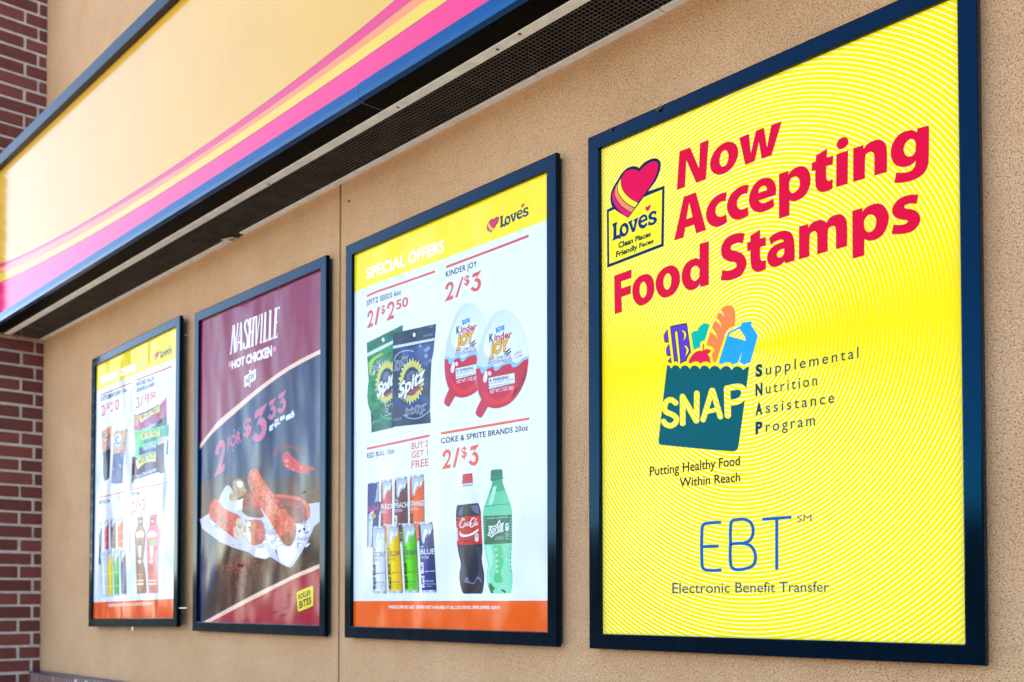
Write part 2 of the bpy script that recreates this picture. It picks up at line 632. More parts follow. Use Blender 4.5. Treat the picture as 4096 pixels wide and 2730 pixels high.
class Art:
    """flat print drawn on one sheet: shapes in photo pixels land on the sheet's own plane"""
    def __init__(self, root, ysheet, parent):
        self.root, self.y, self.parent = root, ysheet, parent
        self.Mi = root.matrix_world.inverted()
        cw = Vector((CAM.x * S, CAM.y * S, CAM.z * S + Z0))
        self.o = self.Mi @ cw
        self.org, self.sc = (0, 0), 1.0
        self.start()

    def start(self):
        self.v, self.f, self.c, self.fm = [], [], [], []

    def crop(self, ox, oy, s):
        self.org, self.sc = (ox, oy), s
        return self

    def P(self, x, y):
        px, py = self.org[0] + x / self.sc, self.org[1] + y / self.sc
        d = self.Mi.to_3x3() @ ray(px, py)
        t = (self.y - self.o.y) / d.y
        q = self.o + d * t
        return (q.x, q.z)

    def _add(self, pts2, tris, col, lvl, mi=0, cols=None):
        n = len(self.v)
        yy = self.y - lvl * 0.00009
        for i, p in enumerate(pts2):
            self.v.append((p[0], yy, p[1]))
            self.c.append(tuple(cols[i]) if cols else tuple(col))
        for t in tris:
            self.f.append([n + i for i in t])
            self.fm.append(mi)

    def poly_local(self, pts, col, lvl, mi=0, holes=(), cols=None):
        if not holes and not cols:
            pts = clip_to_sheet(pts)
            if len(pts) < 3: return
        loops = [[Vector((p[0], p[1], 0)) for p in l] for l in [pts] + list(holes)]
        tris = tessellate_polygon(loops)
        allp = [p for l in [pts] + list(holes) for p in l]
        self._add(allp, tris, col, lvl, mi, cols)

    def shape(self, path, col, lvl=1, holes=(), mi=0, grad=None, tf=None):
        """grad=(colTop,colBottom)|('h',colL,colR)"""
        def cv(p):
            q = curve_pts(parse(p))
            if tf: q = [tf(a) for a in q]
            return q
        px = cv(path)
        hp = [cv(h) for h in holes]
        col = lin(col) if col is not None else None
        cols = None
        if grad:
            allp = px + [q for h in hp for q in h]
            ax = 0 if grad[0] == 'h' else 1
            g0, g1 = (grad[1], grad[2]) if grad[0] == 'h' else grad
            lo, hi = min(p[ax] for p in allp), max(p[ax] for p in allp)
            a, b = lin(g0), lin(g1)
            cols = [[a[k] + (b[k] - a[k]) * (p[ax] - lo) / (hi - lo) for k in range(3)] for p in allp]
        self.poly_local([self.P(*p) for p in px], col or (1, 1, 1), lvl, mi, [[self.P(*p) for p in h] for h in hp], cols)

    def grown(self, path, d, col, lvl, mi=0):
        """the same outline pushed outwards by d pixels"""
        p = curve_pts(parse(path))
        A = sum(p[i][0] * p[(i + 1) % len(p)][1] - p[(i + 1) % len(p)][0] * p[i][1] for i in range(len(p)))
        sg = 1 if A > 0 else -1
        out = []
        n = len(p)
        for i in range(n):
            a, b, c = p[i - 1], p[i], p[(i + 1) % n]
            n1 = (b[1] - a[1], a[0] - b[0]); n2 = (c[1] - b[1], b[0] - c[0])
            l1 = math.hypot(*n1) or 1; l2 = math.hypot(*n2) or 1
            nx, ny = n1[0] / l1 + n2[0] / l2, n1[1] / l1 + n2[1] / l2
            l = math.hypot(nx, ny) or 1
            k = min(2.0, 2 / max(l, 0.3)) * d * sg
            out.append((b[0] + nx / l * k, b[1] + ny / l * k))
        self.poly_local([self.P(*q) for q in out], lin(col), lvl, mi)

    def stroke(self, path, w, col, lvl=2, mi=0, cap=True, step=5, closed=False):
        p = curve_pts(parse(path), closed, step)
        if closed: p.append(p[0])
        n = len(p)
        L, R = [], []
        for i in range(n):
            a, c = p[max(i - 1, 0)], p[min(i + 1, n - 1)]
            if closed and i in (0, n - 1): a, c = p[n - 2], p[1]
            t = (c[0] - a[0], c[1] - a[1])
            l = math.hypot(*t) or 1
            nx, ny = -t[1] / l, t[0] / l
            b = p[i]
            if 0 < i < n - 1:
                u = (b[0] - a[0], b[1] - a[1]); v = (c[0] - b[0], c[1] - b[1])
                cs = (u[0] * v[0] + u[1] * v[1]) / ((math.hypot(*u) * math.hypot(*v)) or 1)
                k = min(1.5, 1 / math.sqrt(max(0.2, (1 + cs) / 2)))
            else: k = 1
            L.append((b[0] + nx * w / 2 * k, b[1] + ny * w / 2 * k))
            R.append((b[0] - nx * w / 2 * k, b[1] - ny * w / 2 * k))
        pts, tris = [], []
        for i in range(n): pts += [L[i], R[i]]
        for i in range(n - 1): tris.append((2 * i, 2 * i + 1, 2 * i + 3, 2 * i + 2))
        if cap and not closed:
            for e in (0, n - 1):
                b = p[e]
                q = p[1] if e == 0 else p[n - 2]
                ang = math.atan2(b[1] - q[1], b[0] - q[0])
                k = len(pts)
                arc = [(b[0] + w / 2 * math.cos(ang + t), b[1] + w / 2 * math.sin(ang + t)) for t in [math.pi / 2 - math.pi * j / 8 for j in range(9)]]
                pts += arc
                tris.append(tuple(range(k, k + 9)))
        self._add([self.P(*q) for q in pts], tris, lin(col), lvl, mi)

    def disc(self, x, y, rx, ry, col, lvl=2, n=20, rot=0.0, mi=0, skew=0.0):
        pts = []
        for i in range(n):
            a = 2 * math.pi * i / n
            u, w = rx * math.cos(a), ry * math.sin(a)
            pts.append((x + u * math.cos(rot) - w * math.sin(rot), y + u * math.sin(rot) + w * math.cos(rot) + skew * u))
        self.poly_local([self.P(*q) for q in pts], lin(col), lvl, mi)

    def text(self, s, x0, y0, x1, y1, h0, h1=None, col=(0, 0, 0), lvl=3, bold=0.0, space=1.0, shear=0.0, mi=0, outline=None, ow=0.02):
        """baseline runs (x0,y0)-(x1,y1), cap heights h0 and h1 at its two ends"""
        h1 = h0 if h1 is None else h1
        jobs = [(bold, col, lvl)]
        if outline: jobs.insert(0, (bold + ow, outline, lvl - 0.5))
        v0, _ = text_mesh(s, bold, space, shear)
        a, b = min(p[0] for p in v0), max(p[0] for p in v0)
        for bo, cc, lv in jobs:
            v, f = text_mesh(s, bo, space, shear)
            out = []
            for p in v:
                t, w = (p[0] - a) / (b - a), p[1] / CAP
                out.append(self.P(x0 + (x1 - x0) * t, y0 + (y1 - y0) * t - (h0 + (h1 - h0) * t) * w))
            self._add(out, f, lin(cc), lv, mi)

    def bake(self, name, mats):
        me_o = link_mesh(name, self.v, self.f, mats, self.parent, self.fm)
        a = me_o.data.color_attributes.new('ink', 'FLOAT_COLOR', 'POINT')
        a.data.foreach_set('color', [q for c in self.c for q in (*ink_of(c, name), 1.0)])
        self.start()
        return me_o


# ------------------------------------------------------------------ fascia sign cabinet above
ZS = 1.183                       # underside of the cabinet
YF = -0.205                      # its front
SX1 = 3.0                        # right end, outside the picture
sign = empty('fascia_sign', W3(0, 0, ZS))
tag(sign, 'long cream and pink striped fascia sign box with black underside above the posters', 'sign', kind='thing')
ob = sign.location


def sign_box(name, x0, x1, y0, y1, z0, z1, mat, bevel=0.0):
    mb = MB()
    a, b = W3(x0, y0, z0) - ob, W3(x1, y1, z1) - ob
    mb.box(tuple(a), tuple(b))
    return mb.build(name, mat, sign, bevel)


def sign_prof(name, prof, x0, x1, mat, bevel=0.0):
    mb = MB()
    mb.prism_x([(y * S, (z - ZS) * S) for y, z in prof], x0 * S, x1 * S)
    return mb.build(name, mat, sign, bevel)


def gloss_mat(name, color, rough, spec=0.42, vary=0.05, scale=3):
    return plain_mat(name, color, rough, spec=spec, vary=vary, scale=scale)


M['face'] = gloss_mat('cream_sign_plastic', (0.62, 0.33, 0.03), 0.14)
M['magenta'] = gloss_mat('magenta_vinyl', (0.62, 0.003, 0.10), 0.16)
M['peach'] = gloss_mat('peach_vinyl', (0.72, 0.20, 0.05), 0.16)
M['lemon'] = gloss_mat('lemon_vinyl', (0.66, 0.42, 0.012), 0.16)
M['pink'] = gloss_mat('hot_pink_vinyl', (0.68, 0.003, 0.12), 0.16)
M['line'] = gloss_mat('brown_vinyl_line', (0.25, 0.09, 0.05), 0.2)
M['blue_trim'] = gloss_mat('blue_enamel_trim', (0.0, 0.045, 0.17), 0.12, 0.35)
M['blue_trim'].node_tree.nodes['Principled BSDF'].inputs['Specular Tint'].default_value = (0.05, 0.5, 1, 1)
M['navy_trim'] = gloss_mat('dark_navy_trim', (0.006, 0.009, 0.02), 0.25, 0.13)


def soffit_mat():
    m, nt, b = new_mat('black_dusty_soffit')
    tc = N(nt, 'ShaderNodeTexCoord')
    vo = N(nt, 'ShaderNodeTexVoronoi')
    vo.inputs['Scale'].default_value = 42
    nt.links.new(tc.outputs['Object'], vo.inputs['Vector'])
    n = noise_of(nt, 7, 4, 0.7, tc.outputs['Object'])
    k = N(nt, 'ShaderNodeMath', operation='ADD')
    s = N(nt, 'ShaderNodeMath', operation='MULTIPLY')
    s.inputs[1].default_value = 0.42
    nt.links.new(n.outputs['Fac'], s.inputs[0])
    nt.links.new(vo.outputs['Distance'], k.inputs[0])
    nt.links.new(s.outputs[0], k.inputs[1])
    r = ramp_of(nt, k.outputs[0], [(0.21, (0.30, 0.28, 0.25)), (0.26, (0.001, 0.001, 0.001))])
    nt.links.new(r.outputs[0], b.inputs['Base Color'])
    b.inputs['Roughness'].default_value = 0.35
    b.inputs['Specular IOR Level'].default_value = 0.015
    return m


M['soffit'] = soffit_mat()
ZT0, ZT1 = 1.2185, 1.815          # visible face between lower and upper trim
YFC = -0.1855
face = sign_box('sign_face', XB + 0.001, SX1, YFC, -0.180, ZT0 - 0.01, ZT1 + 0.01, M['face'])
sign_box('cabinet_body', XB + 0.001, SX1, -0.1795, 0.0235, 1.33, 1.846, M['dark'])
sign_box('cabinet_body', XB + 0.001, SX1, -0.1795, -0.150, 1.192, 1.3295, M['dark'])
sign_prof('upper_trim', [(-0.186, 1.8115), (-0.206, 1.8115), (-0.2075, 1.813), (-0.2075, 1.853), (-0.203, 1.857), (0.0235, 1.857), (0.0235, 1.8465), (-0.186, 1.8465)], XB + 0.001, SX1, M['navy_trim'])
for a, b, dz in ((XB + 0.001, -0.4925, 0.0), (-0.4915, SX1, 0.0018)):
    sign_prof('lower_trim', [(-0.186, 1.2175), (-0.203, 1.2195 + dz), (-0.2075, 1.2175 + dz), (-0.2068, 1.1965 + dz), (-0.2085, 1.1955 + dz), (-0.2062, 1.1865 + dz * .5), (-0.186, 1.1865 + dz * .5)], a, b, M['blue_trim'])

# stripes on the face: edges surveyed along their length, each a thin vinyl layer
EDGES = [
    [(0, 1057), (178.6, 978), (354.6, 880), (500, 791), (704, 662), (854.6, 560), (1100, 382), (1227.5, 286.7), (1338.5, 200), (1500, 70), (1584, 0)],
    [(0, 1070), (178.6, 988), (377.6, 880), (500, 808.7), (704, 680), (894, 560), (1100, 411.7), (1253, 302), (1392, 200), (1500, 116), (1648, 0)],
    [(0, 1097), (204, 1005), (431, 880), (500, 836), (704, 703), (927, 560), (1100, 438.5), (1270, 320), (1439, 200), (1500, 153), (1704, 0)],
    [(0, 1131), (229.6, 1014), (474.5, 880), (500, 863.6), (729.6, 716), (974.5, 560), (1100, 475.5), (1304, 337.8), (1510.7, 200), (1789.5, 0)],
]
EDGES = [[(p.x, p.z) for p in (on_y(a, b, YFC) for a, b in e)] for e in EDGES]


def edge_fn(k):
    """fit each edge with a cubic so that the stripe is one clean sweep"""
    e = EDGES[k]
    import numpy as np
    return np.poly1d(np.polyfit([p[0] for p in e], [p[1] for p in e], 4))


EF = [edge_fn(k) for k in range(4)]
XR = max(p[0] for p in EDGES[0])


def stripe_z(k, x):
    if x <= XR: return float(EF[k](x))
    d = (float(EF[k](XR)) - float(EF[k](XR - 0.05))) / 0.05
    return float(EF[k](XR)) + d * (x - XR)


def stripe(name, fa, fb, mat, lift):
    v, f = [], []
    n = 160
    for i in range(n + 1):
        x = XB + 0.002 + (SX1 - XB - 0.004) * i / n
        za = min(ZT1, fa(x))
        zb = max(ZT0 - 0.008, min(ZT1, fb(x)))
        y = YFC - lift
        for z in (za, zb):
            v.append(tuple(W3(x, y, z) - ob))
    for i in range(n):
        f.append([2 * i, 2 * i + 2, 2 * i + 3, 2 * i + 1][::-1])
    o = link_mesh(name, v, f, mat, face)
    return o


stripe('stripe', lambda x: stripe_z(0, x), lambda x: stripe_z(1, x), M['magenta'], 0.0003)
stripe('stripe', lambda x: stripe_z(1, x), lambda x: stripe_z(2, x), M['peach'], 0.0003)
stripe('stripe', lambda x: stripe_z(2, x), lambda x: stripe_z(3, x), M['lemon'], 0.0003)
stripe('stripe', lambda x: stripe_z(3, x), lambda x: ZT0 - 0.008, M['pink'], 0.0003)
for k in (0, 1, 3):
    stripe('stripe_outline', lambda x: stripe_z(k, x) + 0.0007, lambda x: stripe_z(k, x) - 0.0011, M['line'], 0.0005)

# underside: black panels, white bar, wire mesh vent, white wall angle
for a, b in ((XB + 0.001, -0.503), (-0.5015, SX1)):
    sign_box('soffit_panel', a, b, -0.1895, -0.1345, 1.1858, 1.1915, M['soffit'])
sign_box('soffit_seam', -0.503, -0.5015, -0.1895, -0.1345, 1.1853, 1.190, M['debris'])
sign_box('soffit_bar', XB + 0.001, SX1, -0.1365, -0.1115, 1.1828, 1.1856, M['white_metal'], 0.0008)
for px, py in ((1592, 430), (1990, 198), (2079, 136), (1075, 737)):
    p = on_z(px, py, 1.1828)
    mb = MB()
    mb.cyl(tuple(W3(p.x, p.y, 1.1828) - ob), (0, 0, -1), 0.0045, 0.001)
    mb.build('screw', plain_mat('rusty_screw', (0.10, 0.03, 0.012), 0.8), sign)
M['liner'] = plain_mat('black_vent_liner', (0.001, 0.001, 0.001), 0.9, spec=0.05)
M['wire'] = plain_mat('galvanised_wire', (0.10, 0.083, 0.07), 0.6, 0.2, vary=0.35, scale=14)
sign_box('vent_liner', XB + 0.001, SX1, -0.1115, 0.0235, 1.235, 1.3295, M['liner'])
sign_box('vent_liner', XB + 0.001, SX1, -0.149, -0.112, 1.1917, 1.329, M['liner'])
sign_box('vent_liner', XB + 0.001, SX1, 0.0195, 0.0235, 1.1865, 1.2345, M['liner'])
mb = MB()
pit = 0.01045
wr = 0.00072
y = -0.1110
ys_ = []
while y < 0.0190:
    ys_.append(y)
    a, b = W3(XB + 0.002, y - wr, 1.1862) - ob, W3(SX1, y + wr, 1.1875) - ob
    mb.box(tuple(a), tuple(b))
    y += pit
x = XB + 0.004
while x < 1.6:
    a, b = W3(x - wr, -0.1112, 1.1851) - ob, W3(x + wr, 0.0195, 1.18615) - ob
    mb.box(tuple(a), tuple(b))
    x += pit
mb.build('wire_mesh', M['wire'], sign)
xa, xb_ = on_z(900, 958, ZS).x, on_z(960, 935, ZS).x
x2, x3 = on_z(2160, 312, ZS).x, on_z(2196, 292, ZS).x
x4 = on_z(2650, 48, ZS).x
segs = [(XB + 0.001, xa - 0.004), (xb_, x2), (x2 + 0.001, x3), (x3 + 0.001, x4), (x4 + 0.002, SX1)]
for i, (a, b) in enumerate(segs):
    dz = (0, 0.0003, 0.0012, 0, 0.0008)[i]
    sign_box('wall_angle', a, b, 0.0045, 0.0238, ZS + dz, ZS + 0.0024 + dz, M['white_metal'], 0.0005)
mb = MB()
mb.box((-0.02, -0.019, -0.0015), (0.045, 0.013, 0.0015))
clip = mb.build('wall_angle', M['steel'], sign)
clip.location = W3(xa + 0.01, 0.004, ZS - 0.001) - ob
clip.rotation_euler = (0.25, 0.05, 0.25)
sl = sign_box('sealant', XB + 0.0005, XB + 0.005, -0.19, 0.022, 1.1825, 1.1858, M['orange_sealant'])
# ------------------------------------------------------------------ poster frames
FW, FH, FB = 0.7703934 * S, 1.0 * S, 0.0292 * S     # outer width and height, rail width
REC = 0.0085 * S                                     # the sheet lies this far behind the rails' front
WB_ = YW * S                                         # wall behind
CREEK = -0.7703934 - 0.0885387
X4, X3, X2 = 0.0, CREEK, CREEK - 0.7703934 - 0.0914750
POSES = [((-2.56377, -0.00877, -0.000617), (-0.008889, -0.015001, -0.011031)), ((X2, 0, 0), (0, 0, 0)), ((X3, 0, 0), (0, 0, 0)), ((X4, 0, 0), (0, 0, 0))]
PROF = [(0.0, 0.0150), (0.0, 0.0030), (0.0008, 0.0009), (0.0030, 0.0), (FB - 0.0025, 0.0003), (FB - 0.0006, 0.0012), (FB, 0.0035), (FB, 0.0135), (FB - 0.012, 0.0150)]


def rail(i, parent):
    """one mitred rail: 0 bottom, 1 right, 2 top, 3 left"""
    v, f = [], []
    k = len(PROF)
    cor = [(0, 0), (FW, 0), (FW, FH), (0, FH)]
    dirs = [(1, 1), (-1, 1), (-1, -1), (1, -1)]
    gap = 0.0005
    a, b = i, (i + 1) % 4
    t = ((cor[b][0] - cor[a][0]), (cor[b][1] - cor[a][1]))
    l = math.hypot(*t)
    t = (t[0] / l, t[1] / l)
    for c, sg in ((a, 1), (b, -1)):
        for w, y in PROF:
            v.append((cor[c][0] + dirs[c][0] * w + sg * t[0] * gap, y, cor[c][1] + dirs[c][1] * w + sg * t[1] * gap))
    for j in range(k):
        q = (j + 1) % k
        f.append([j, q, k + q, k + j])
    f.append(list(range(k))[::-1])
    f.append([k + j for j in range(k)])
    return link_mesh('frame_rail', v, f, M['frame'], parent)


def make_frame(pose, label):
    r = empty('poster_frame', W3(*pose[0]))
    rx, ry, rz = pose[1]
    m = Matrix.Rotation(rz, 4, 'Z') @ Matrix.Rotation(ry, 4, 'Y') @ Matrix.Rotation(rx, 4, 'X')
    m.translation = W3(*pose[0])
    r.matrix_world = m
    tag(r, label, 'poster frame', 'poster frames hung in a row on the stucco wall')
    for i in range(4): rail(i, r)
    mb = MB()
    mb.box((0.008, REC + 0.0014, 0.008), (FW - 0.008, WB_ - 0.0025 + (0.0 if not rz else -0.004), FH - 0.008))
    mb.build('back_panel', M['dark'], r)
    return r


LABELS = ['leftmost blurred poster frame offering jerky and granola bars, set slightly crooked',
          'poster frame with dark red and navy hot chicken advertisement',
          'poster frame with white special offers sheet of eggs, cans and bottles',
          'largest nearest frame with bright yellow food stamps poster of ringed lines']
frames = [make_frame(p, l) for p, l in zip(POSES, LABELS)]
bpy.context.view_layer.update()
SHEET = (FB - 0.004, FB - 0.004, FW - FB + 0.004, FH - FB + 0.004)


def make_sheet(root, mat, col, name='poster'):
    """the printed sheet itself"""
    x0, z0, x1, z1 = SHEET
    nx, nz = 12, 16
    v = [(x0 + (x1 - x0) * i / nx, REC, z0 + (z1 - z0) * j / nz) for j in range(nz + 1) for i in range(nx + 1)]
    f = [[j * (nx + 1) + i, j * (nx + 1) + i + 1, (j + 1) * (nx + 1) + i + 1, (j + 1) * (nx + 1) + i] for j in range(nz) for i in range(nx)]
    o = link_mesh(name, v, f, mat, root)
    a = o.data.color_attributes.new('ink', 'FLOAT_COLOR', 'POINT')
    a.data.foreach_set('color', [q for _ in v for q in (*ink_of(lin(col)), 1.0)])
    return o


INK = [M['ink'], M['food'], M['wood'], M['cloth']]
NAVY, CORAL = (8, 42, 84), (236, 92, 84)

# ================================================================== nearest poster: yellow, ringed
R4 = frames[3]
cp = Art(R4, REC, None).crop(0, 0, 1).P(2985, 1400)
M['rings'] = ring_mat(cp[0], cp[1], 0.00733 * S)
sh4 = make_sheet(R4, M['rings'], (255, 240, 0))
A = Art(R4, REC, sh4)
RED = (232, 0, 70)
GLYPHS = [
    ((2680, 450, 3.92), ["110,1216 152,618 313,553 456,886 475,488 603,438 560,1048 414,1104 256,745 231,1170"]),
    ((2680, 450, 3.92), ["945,465~ 1035,515~ 1066,620~ 1050,725~ 990,840~ 880,945~ 757,976~ 665,930~ 632,825~ 650,720~ 720,590~ 830,495~", "873,595~ 912,645~ 915,720~ 890,805~ 828,853~ 787,820~ 780,755~ 795,670~ 830,612~"]),
    ((2680, 450, 3.92), ["1090,404 1236,341 1268,650 1350,294 1470,246 1522,558 1590,205 1750,147 1590,672 1440,727 1394,458 1325,766 1183,822"]),
    ((2680, 650, 3.92), ["220,543 403,476 563,1060 414,1111 380,975 238,1024 209,1178 70,1221", "303,632 355,858 258,893"]),
    ((2680, 650, 3.92), ["889,477 868,607 800,615~ 735,675~ 710,760~ 728,830~ 785,860~ 878,822 893,938 820,985~ 720,1012~ 625,970~ 572,870~ 575,760~ 625,640~ 715,540~ 820,485~"]),
    ((2680, 650, 3.92), ["1233,356 1212,488 1140,500~ 1075,555~ 1047,640~ 1064,715~ 1120,746~ 1217,705 1231,827 1150,875~ 1050,900~ 955,855~ 900,740~ 905,630~ 960,505~ 1060,410~ 1160,364~"]),
    ((2680, 650, 3.92), ["1535,246~ 1620,290~ 1660,400~ 1655,510 1384,600 1440,642~ 1530,620~ 1617,574 1636,684 1530,750~ 1395,784~ 1290,735~ 1242,620~ 1255,500~ 1310,370~ 1410,275~", "1384,483 1395,440~ 1420,395~ 1475,370~ 1510,390~ 1518,437"]),
    ((3080, 480, 3.7325), ["138,812 272,767 275,825 340,745~ 475,693~ 560,740~ 602,860~ 585,1010~ 510,1140~ 370,1214~ 288,1195 288,1425 137,1473", "390,848~ 430,880~ 445,945~ 425,1030~ 340,1094~ 295,1060~ 289,1000~ 294,925~ 325,870~"]),
    ((3080, 480, 3.7325), ["690,537 850,434 846,568 941,537 937,662 840,693 838,860~ 865,912~ 933,890 932,1023 860,1062~ 780,1077~ 715,1050~ 685,980~ 680,750 625,767 630,643 688,624"]),
    ((3080, 480, 3.7325), ["995,517 1164,460 1157,954 990,1005"]),
    ((3080, 480, 3.7325), ["1120,261~ 1165,300~ 1155,375~ 1060,438~ 1005,410~ 1003,345~ 1050,285~"]),
    ((3380, 440, 3.92), ["132,608 284,558 291,620 380,520~ 525,473~ 615,510~ 652,610~ 654,975 462,1029 462,720~ 445,675~ 400,658~ 335,690~ 314,760~ 312,1075 131,1131"]),
    ((3380, 440, 3.92), ["1315,247 1311,760~ 1290,900~ 1210,1020~ 1060,1105~ 870,1144~ 775,1140 808,984 920,990~ 1040,955~ 1100,880~ 1112,790 1040,860~ 920,897~ 800,865~ 735,770~ 722,640~ 770,490~ 880,370~ 1030,321~ 1090,335~ 1128,358 1136,296", "1060,460~ 1100,495~ 1108,570~ 1100,660~ 1060,715~ 1000,733~ 945,700~ 922,620~ 950,530~ 1000,475~"]),
    ((2420, 900, 3.92), ["147,803 413,705 412,830 249,888 252,1005 402,952 401,1078 254,1131 264,1361 157,1398"]),
    ((2420, 900, 3.92), ["660,775~ 740,830~ 770,960~ 760,1080~ 700,1190~ 560,1265~ 470,1200~ 433,1070~ 450,930~ 530,820~", "606,895~ 645,940~ 655,1010~ 645,1095~ 595,1146~ 555,1095~ 545,1020~ 560,935~"]),
    ((2420, 900, 3.92), ["1045,640~ 1140,700~ 1174,830~ 1150,970~ 1070,1085~ 930,1140~ 840,1080~ 798,950~ 815,820~ 900,700~", "990,762~ 1030,800~ 1040,880~ 1020,975~ 970,1018~ 930,975~ 918,890~ 940,800~"]),
    ((2420, 900, 3.92), ["1487,303 1626,260 1625,940 1496,973 1488,915 1440,985~ 1330,1025~ 1245,960~ 1205,840~ 1225,700~ 1300,585~ 1420,527~ 1485,550", "1430,645~ 1480,690~ 1481,770~ 1475,820~ 1440,865~ 1400,881~ 1355,840~ 1343,770~ 1360,690~ 1395,655~"]),
    ((2860, 780, 3.92), ["465,605 437,755 340,755~ 255,800~ 250,860~ 330,885~ 430,930~ 490,1040~ 480,1140~ 400,1270~ 280,1325~ 150,1342~ 94,1335 120,1185 200,1194~ 300,1165~ 343,1105~ 320,1060~ 230,1043~ 130,990~ 98,880~ 125,760~ 210,660~ 330,610~"]),
    ((2860, 780, 3.92), ["557,643 705,551 704,690 795,664 795,793 706,820 706,970~ 722,1030~ 750,1040~ 797,1025 796,1160 730,1195~ 660,1207~ 595,1170~ 566,1080~ 560,870 508,881 507,755 557,740"]),
    ((2860, 780, 3.92), ["852,682 940,610~ 1100,565~ 1190,600~ 1238,720~ 1245,1032 1104,1072 1092,1032 1040,1090~ 930,1131~ 850,1090~ 820,1000~ 840,900~ 910,815~ 1000,765~ 1081,738 1065,705~ 1010,703~ 940,735~ 878,778", "1085,847 1020,865~ 975,920~ 975,960~ 1010,985~ 1055,965~ 1083,915~"]),
    ((2860, 780, 3.92), ["1320,503 1455,462 1461,524 1530,440~ 1650,396~ 1720,420~ 1745,448 1820,350~ 1945,308~ 2018,335~ 2065,430~ 2067,805 1899,852 1899,557~ 1886,506~ 1852,485~ 1789,515~ 1769,574~ 1767,885 1605,932 1605,640~ 1595,590~ 1560,568~ 1500,600~ 1482,660~ 1478,966 1321,1010"]),
    ((3300, 740, 4.612), ["507,484 688,431 692,508 770,415~ 960,347~ 1090,395~ 1173,560~ 1160,720~ 1080,900~ 960,1000~ 840,1031~ 770,1020~ 738,1000 724,1010 722,1305 512,1360", "855,552~ 920,590~ 945,680~ 920,790~ 870,850~ 800,873~ 745,830~ 722,730~ 735,640~ 790,570~"]),
    ((3300, 740, 4.612), ["1722,185 1688,352 1580,345~ 1490,370~ 1462,410~ 1490,440~ 1600,455~ 1710,510~ 1757,620~ 1730,730~ 1620,850~ 1470,900~ 1340,912~ 1230,905 1268,736 1390,745~ 1490,720~ 1530,675~ 1490,650~ 1380,635~ 1270,570~ 1240,470~ 1280,360~ 1390,250~ 1550,190~"]),
]
for (cr, loops) in GLYPHS:
    A.crop(*cr)
    A.grown(loops[0], 3, (70, 10, 40), 2)
    A.shape(loops[0], RED, 3, loops[1:])
# counters show the ringed ground again
for (cr, loops) in GLYPHS:
    A.crop(*cr)
    for h in loops[1:]: A.shape(h, (255, 240, 0), 2.5, mi=4)
A.bake('headline_lettering', [M['vinyl']] * 4 + [M['rings']])

# store logo with heart
LOGO_WORD = [["165,440 180,425 262,385 276,390 272,430 258,460 262,690 330,660 340,690 365,715 352,755 335,768 305,752 168,808 165,790 190,738 190,490 168,465"],
             ["455,405~ 510,440~ 532,520~ 520,610~ 470,690~ 400,718~ 345,690~ 328,610~ 340,520~ 385,440~", "435,482~ 470,530~ 475,590~ 455,630~ 430,643~ 395,610~ 385,560~ 400,505~"],
             ["522,385 608,340 622,350 615,375 598,395 640,522 665,375 648,355 655,325 745,283 750,300 735,330 672,595 610,622 545,435 525,410"],
             ["885,215~ 940,250~ 955,320~ 952,345 805,412 820,440~ 860,450~ 900,435~ 935,398 950,415~ 945,455~ 900,510~ 830,535~ 770,500~ 745,420~ 755,340~ 800,260~", "810,352 815,320~ 840,290~ 880,272~ 900,285~ 905,310"],
             ["1155,145 1150,190 1145,215 1115,228 1100,195~ 1060,215~ 1040,250~ 1070,275~ 1130,275~ 1165,320~ 1155,380~ 1100,440~ 1030,462~ 965,455 970,400 985,370 1010,380 1030,405~ 1080,385~ 1100,360~ 1070,335~ 1000,330~ 975,290~ 980,230~ 1030,165~ 1090,138~"]]
TINY_HEART = "905,70~ 925,35~ 960,50 975,20~ 1010,5~ 1025,25~ 1005,85~ 963,152 915,110~"
HEART_BACK = "325,600~ 345,655~ 400,705~ 545,793 880,340 930,230~ 950,140~ 940,80~ 890,45~ 800,65~ 720,120~ 685,165 610,143~ 520,175~ 450,250~ 415,310~ 370,380~ 330,470~ 320,540~"
HEART = "680,216 750,140~ 850,85~ 905,95~ 918,150~ 890,260~ 820,390~ 668,592 560,535~ 480,440~ 453,350~ 465,280~ 530,200~ 620,185~"
BANDS = [("452,300 450,370~ 480,455~ 555,540~ 665,603 625,660 520,600~ 440,510~ 413,430~ 420,360~", (255, 238, 70)),
         ("412,365 408,440~ 435,520~ 515,610~ 622,672 583,722 470,650~ 400,560~ 375,470~ 390,400~", (250, 150, 100)),
         ("374,430 372,480~ 395,570~ 465,660~ 580,730 545,783 430,700~ 360,600~ 343,520~ 355,470~", (236, 30, 120))]
A.crop(2340, 620, 3.135)
A.shape("275,690 345,655 385,560 812,452 998,388 988,1145 280,1417", (10, 50, 105), 2)
A.shape("300,715 968,436 956,1118 305,1370", (255, 240, 60), 3)
A.shape(HEART_BACK, (8, 42, 88), 4)
for b, c in BANDS: A.shape(b, c, 5)
A.shape(HEART, (236, 0, 92), 5)
A.crop(2420, 820, 5.6)
for l in LOGO_WORD: A.shape(l[0], (12, 58, 122), 4, l[1:])
A.shape(TINY_HEART, (236, 0, 92), 4)
A.stroke("1170,402~ 1183,417~ 1170,432~ 1157,417~", 4, (30, 60, 60), 4, closed=True)
A.crop(2420, 900, 3.92)
A.text("Clean Places", 212, 370, 718, 175, 88, 72, col=(6, 38, 66), lvl=4, bold=0.04)
A.text("Friendly Faces", 175, 512, 762, 278, 88, 62, col=(6, 38, 66), lvl=4, bold=0.04)
logo4 = A.bake('store_logo', M['vinyl'])

